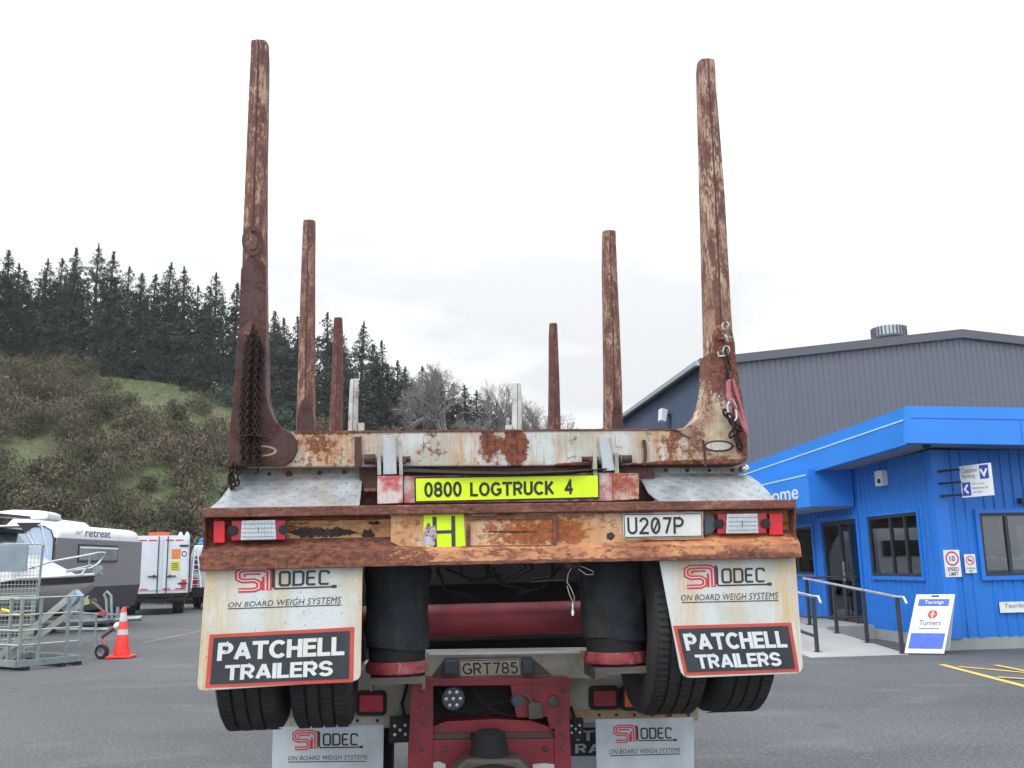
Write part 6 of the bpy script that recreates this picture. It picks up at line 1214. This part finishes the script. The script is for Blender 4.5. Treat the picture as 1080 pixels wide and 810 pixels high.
MB().tube([PY(427, 757, YT - .08), PY(424, 742, YT - .02), PY(428, 728, YT - .01), PY(430, 716, YT - .02)], .008, 8).build('lamp_cable', M['black'], TK, True)
MB().lathe(PY(546, 739, YT - .205), (0, 1, 0), [(.03, 0), (.034, .03)], 16).build('air_coupling', M['lampgrey'], TK); slab(MB(), [(557, 742), (572, 741), (573, 758), (558, 759)], YT - .25, YT - .2).build('air_coupling', M['steelgrime'], TK, bevel=.008)
MB().lathe(PY(584, 740, YT - .2), (0, -1, 0), [(.032, 0), (.03, .012), (.016, .018), (.001, .018)], 16).build('bolt_head', M['steelgrime'], TK, True)
MB().tube([PY(553, 733, YT - .22), PY(558, 735, YT - .23), PY(561, 742, YT - .23)], .01, 8).build('air_coupling', M['steelgrime'], TK)
def rlamp(x0, x1, y0, y1, lens):
    o = slab(MB(), rounded([(x0, y0), (x1, y0 - .3), (x1, y1 - .3), (x0, y1)], [6, 6, 6, 6]), YT - .04, YT - .001).build('tail_light', M['black'], TK, bevel=.006)
    slab(MB(), rounded([(x0 + 4, y0 + 4), (x1 - 4, y0 + 3.7), (x1 - 4, y1 - 4.3), (x0 + 4, y1 - 4)], [2, 2, 2, 2]), YT - .05, YT - .039).build('lens', lens, o, bevel=.004)
rlamp(375, 408, 729, 755, M['lensred']); rlamp(622, 654, 724, 749, M['lensdark']); rlamp(655, 688, 723.5, 750, M['lensorange'])
o = MB().lathe(PY(289, 747, YT - .01), (0, -1, 0), [(.068, 0), (.066, .008)], 24).build('round_reflector', M['plate'], TK); MB().lathe(PY(289, 747, YT - .018), (0, -1, 0), [(.056, 0), (.052, .006), (.001, .008)], 24).build('lens', M['reflector'], o)
# truck mudflaps
bot = 905
flap(TK, [(288, 767), (405, 764.5), (402, bot), (284, bot)], YT - .014, ((308.5, 770.5), (383, 770), (383, 789.5), (308.5, 790.5)), ((304, 797.5), (388, 796), (388, 801), (304, 802)), ((304, 803.2), (386, 802.4), (386, 803.4), (304, 804.2)), None, M['flap2'])
flap(TK, [(628, 758.5), (731.5, 756.5), (734, bot), (631, bot)], YT - .014, ((647, 765), (713, 764), (714, 782), (647.5, 783)), ((642.5, 790.5), (717.5, 788.5), (718, 793.5), (643, 795.5)), ((643.5, 796.6), (717, 794.6), (717, 795.6), (643.5, 797.6)), None, M['flap2'])
inn = slab(MB(), [(600, 756), (640, 755), (640, 900), (600, 900)], YT + .3, YT + .31).build('inner_mudflap', M['flap2'], TK, label='second mudflap half hidden behind the lamp')
q = ((578, 768), (700, 766), (700, 796), (578, 798)); flat('maker_panel', rect2d(.18, 0, .51, 1), quadmap(*q, YT + .298), M['ink2'], inn); 
def cliptext(s, a, b, c, d, x0, x1):
    V, Fc = place2d(textg(s, .23), a, b, c, d); Fc = [f_ for f_ in Fc if all(x0 <= V[i][0] <= x1 for i in f_)]; return V, Fc
flat('lettering', merge2d(cliptext('PATCHELL', .04, .54, .96, .93, .16, .52), cliptext('TRAILERS', .12, .10, .92, .46, .16, .52)), quadmap(*q, YT + .296), M['letter'], inn)
for x in (-.56, -.27, 1.06, 1.34):
    big_tyre(TK, x, 5.95, .5, .5, .28); big_tyre(TK, x, 7.3, .5, .5, .28)
for x in (-.55, 1.35): big_tyre(TK, x, 12.9, .5, .5, .28)
cc2 = MB()
for x in (0.0, .72): cc2.box(x, x + .09, 5.15, 14.5, .82, 1.08)
cc2.box(-.75, 1.45, 5.35, 5.42, .80, 1.05); cc2.box(-.2, 1.0, 5.45, 5.5, 1.08, 1.30)
for y in (6.6, 8.5, 10.5, 12.2): cc2.box(-.1, .9, y, y + .1, .8, 1.2)
cc2.build('chassis', M['underdark'], TK)
MB().box(-.80, 1.50, 5.13, 7.9, 1.06, 1.09).build('mudguard_deck', M['underdark'], TK)
# truck bolster with white posts
for (lv) in ([(458, 366.5, 377), (440, 367, 377.2), (415, 368, 377.5), (400, 369, 378)], [(458, 540.5, 551), (430, 541, 551), (404, 541, 550)]):
    a = stanchion(lv, 12.54, .18, M['stanchion_white']); a.parent = TK; a.location = wloc(TR) - wloc(TK)
for x0, x1, y0 in ((378, 384, 446), (533.5, 540, 448)): slab(MB(), [(x0, y0), (x1, y0), (x1, 470), (x0, 470)], 12.5, 12.6).build('stub_post', M['stanchion_white'], TK)
zc = PY(450, 462, 12.54).z; MB().box(PY(366, 460, 12.54).x, PY(551, 460, 12.54).x, 12.56, 12.76, 1.3, zc).build('truck_bolster', M['stanchion_white'], TK)
for px in (371.7, 545.7): x = PY(px, 460, 12.54).x; MB().box(x - .06, x + .06, 12.55, 12.72, 1.3, PY(px, 452, 12.54).z).build('post_foot', M['stanchion_white'], TK)
# cab, far ahead and mostly hidden
cbx = MB().loft([[(-.82, 13.4, .9), (1.62, 13.4, .9), (1.62, 13.4, 2.75), (-.82, 13.4, 2.75)], [(-.82, 14.8, .9), (1.62, 14.8, .9), (1.62, 14.8, 2.8), (-.82, 14.8, 2.8)], [(-.82, 15.3, .6), (1.62, 15.3, .6), (1.5, 15.1, 2.3), (-.7, 15.1, 2.3)]]).build('cab', M['truckred'], TK, bevel=.04)
MB().box(-.3, 1.1, 13.38, 13.399, 1.9, 2.45).build('rear_window', M['frame'], cbx)
for s_, x in ((-1, -.825), (1, 1.621)): MB().box(min(x, x + s_ * .006), max(x, x + s_ * .006), 13.8, 14.7, 1.85, 2.45).build('side_window', M['frame'], cbx)

# ================================================================ air
hz = MB().box(-260, 260, -30, 300, -1.4, 60).build('haze', bpy.data.materials.new('haze_air'), None); hz['kind'] = 'stuff'
hm_ = hz.data.materials[0]; hm_.use_nodes = True; ht = hm_.node_tree; ht.nodes.clear(); ho_ = ht.nodes.new('ShaderNodeOutputMaterial'); hv = ht.nodes.new('ShaderNodeVolumePrincipled')
hv.inputs['Color'].default_value = (.93, .96, 1, 1); hv.inputs['Density'].default_value = .00028; ht.links.new(hv.outputs[0], ho_.inputs['Volume'])
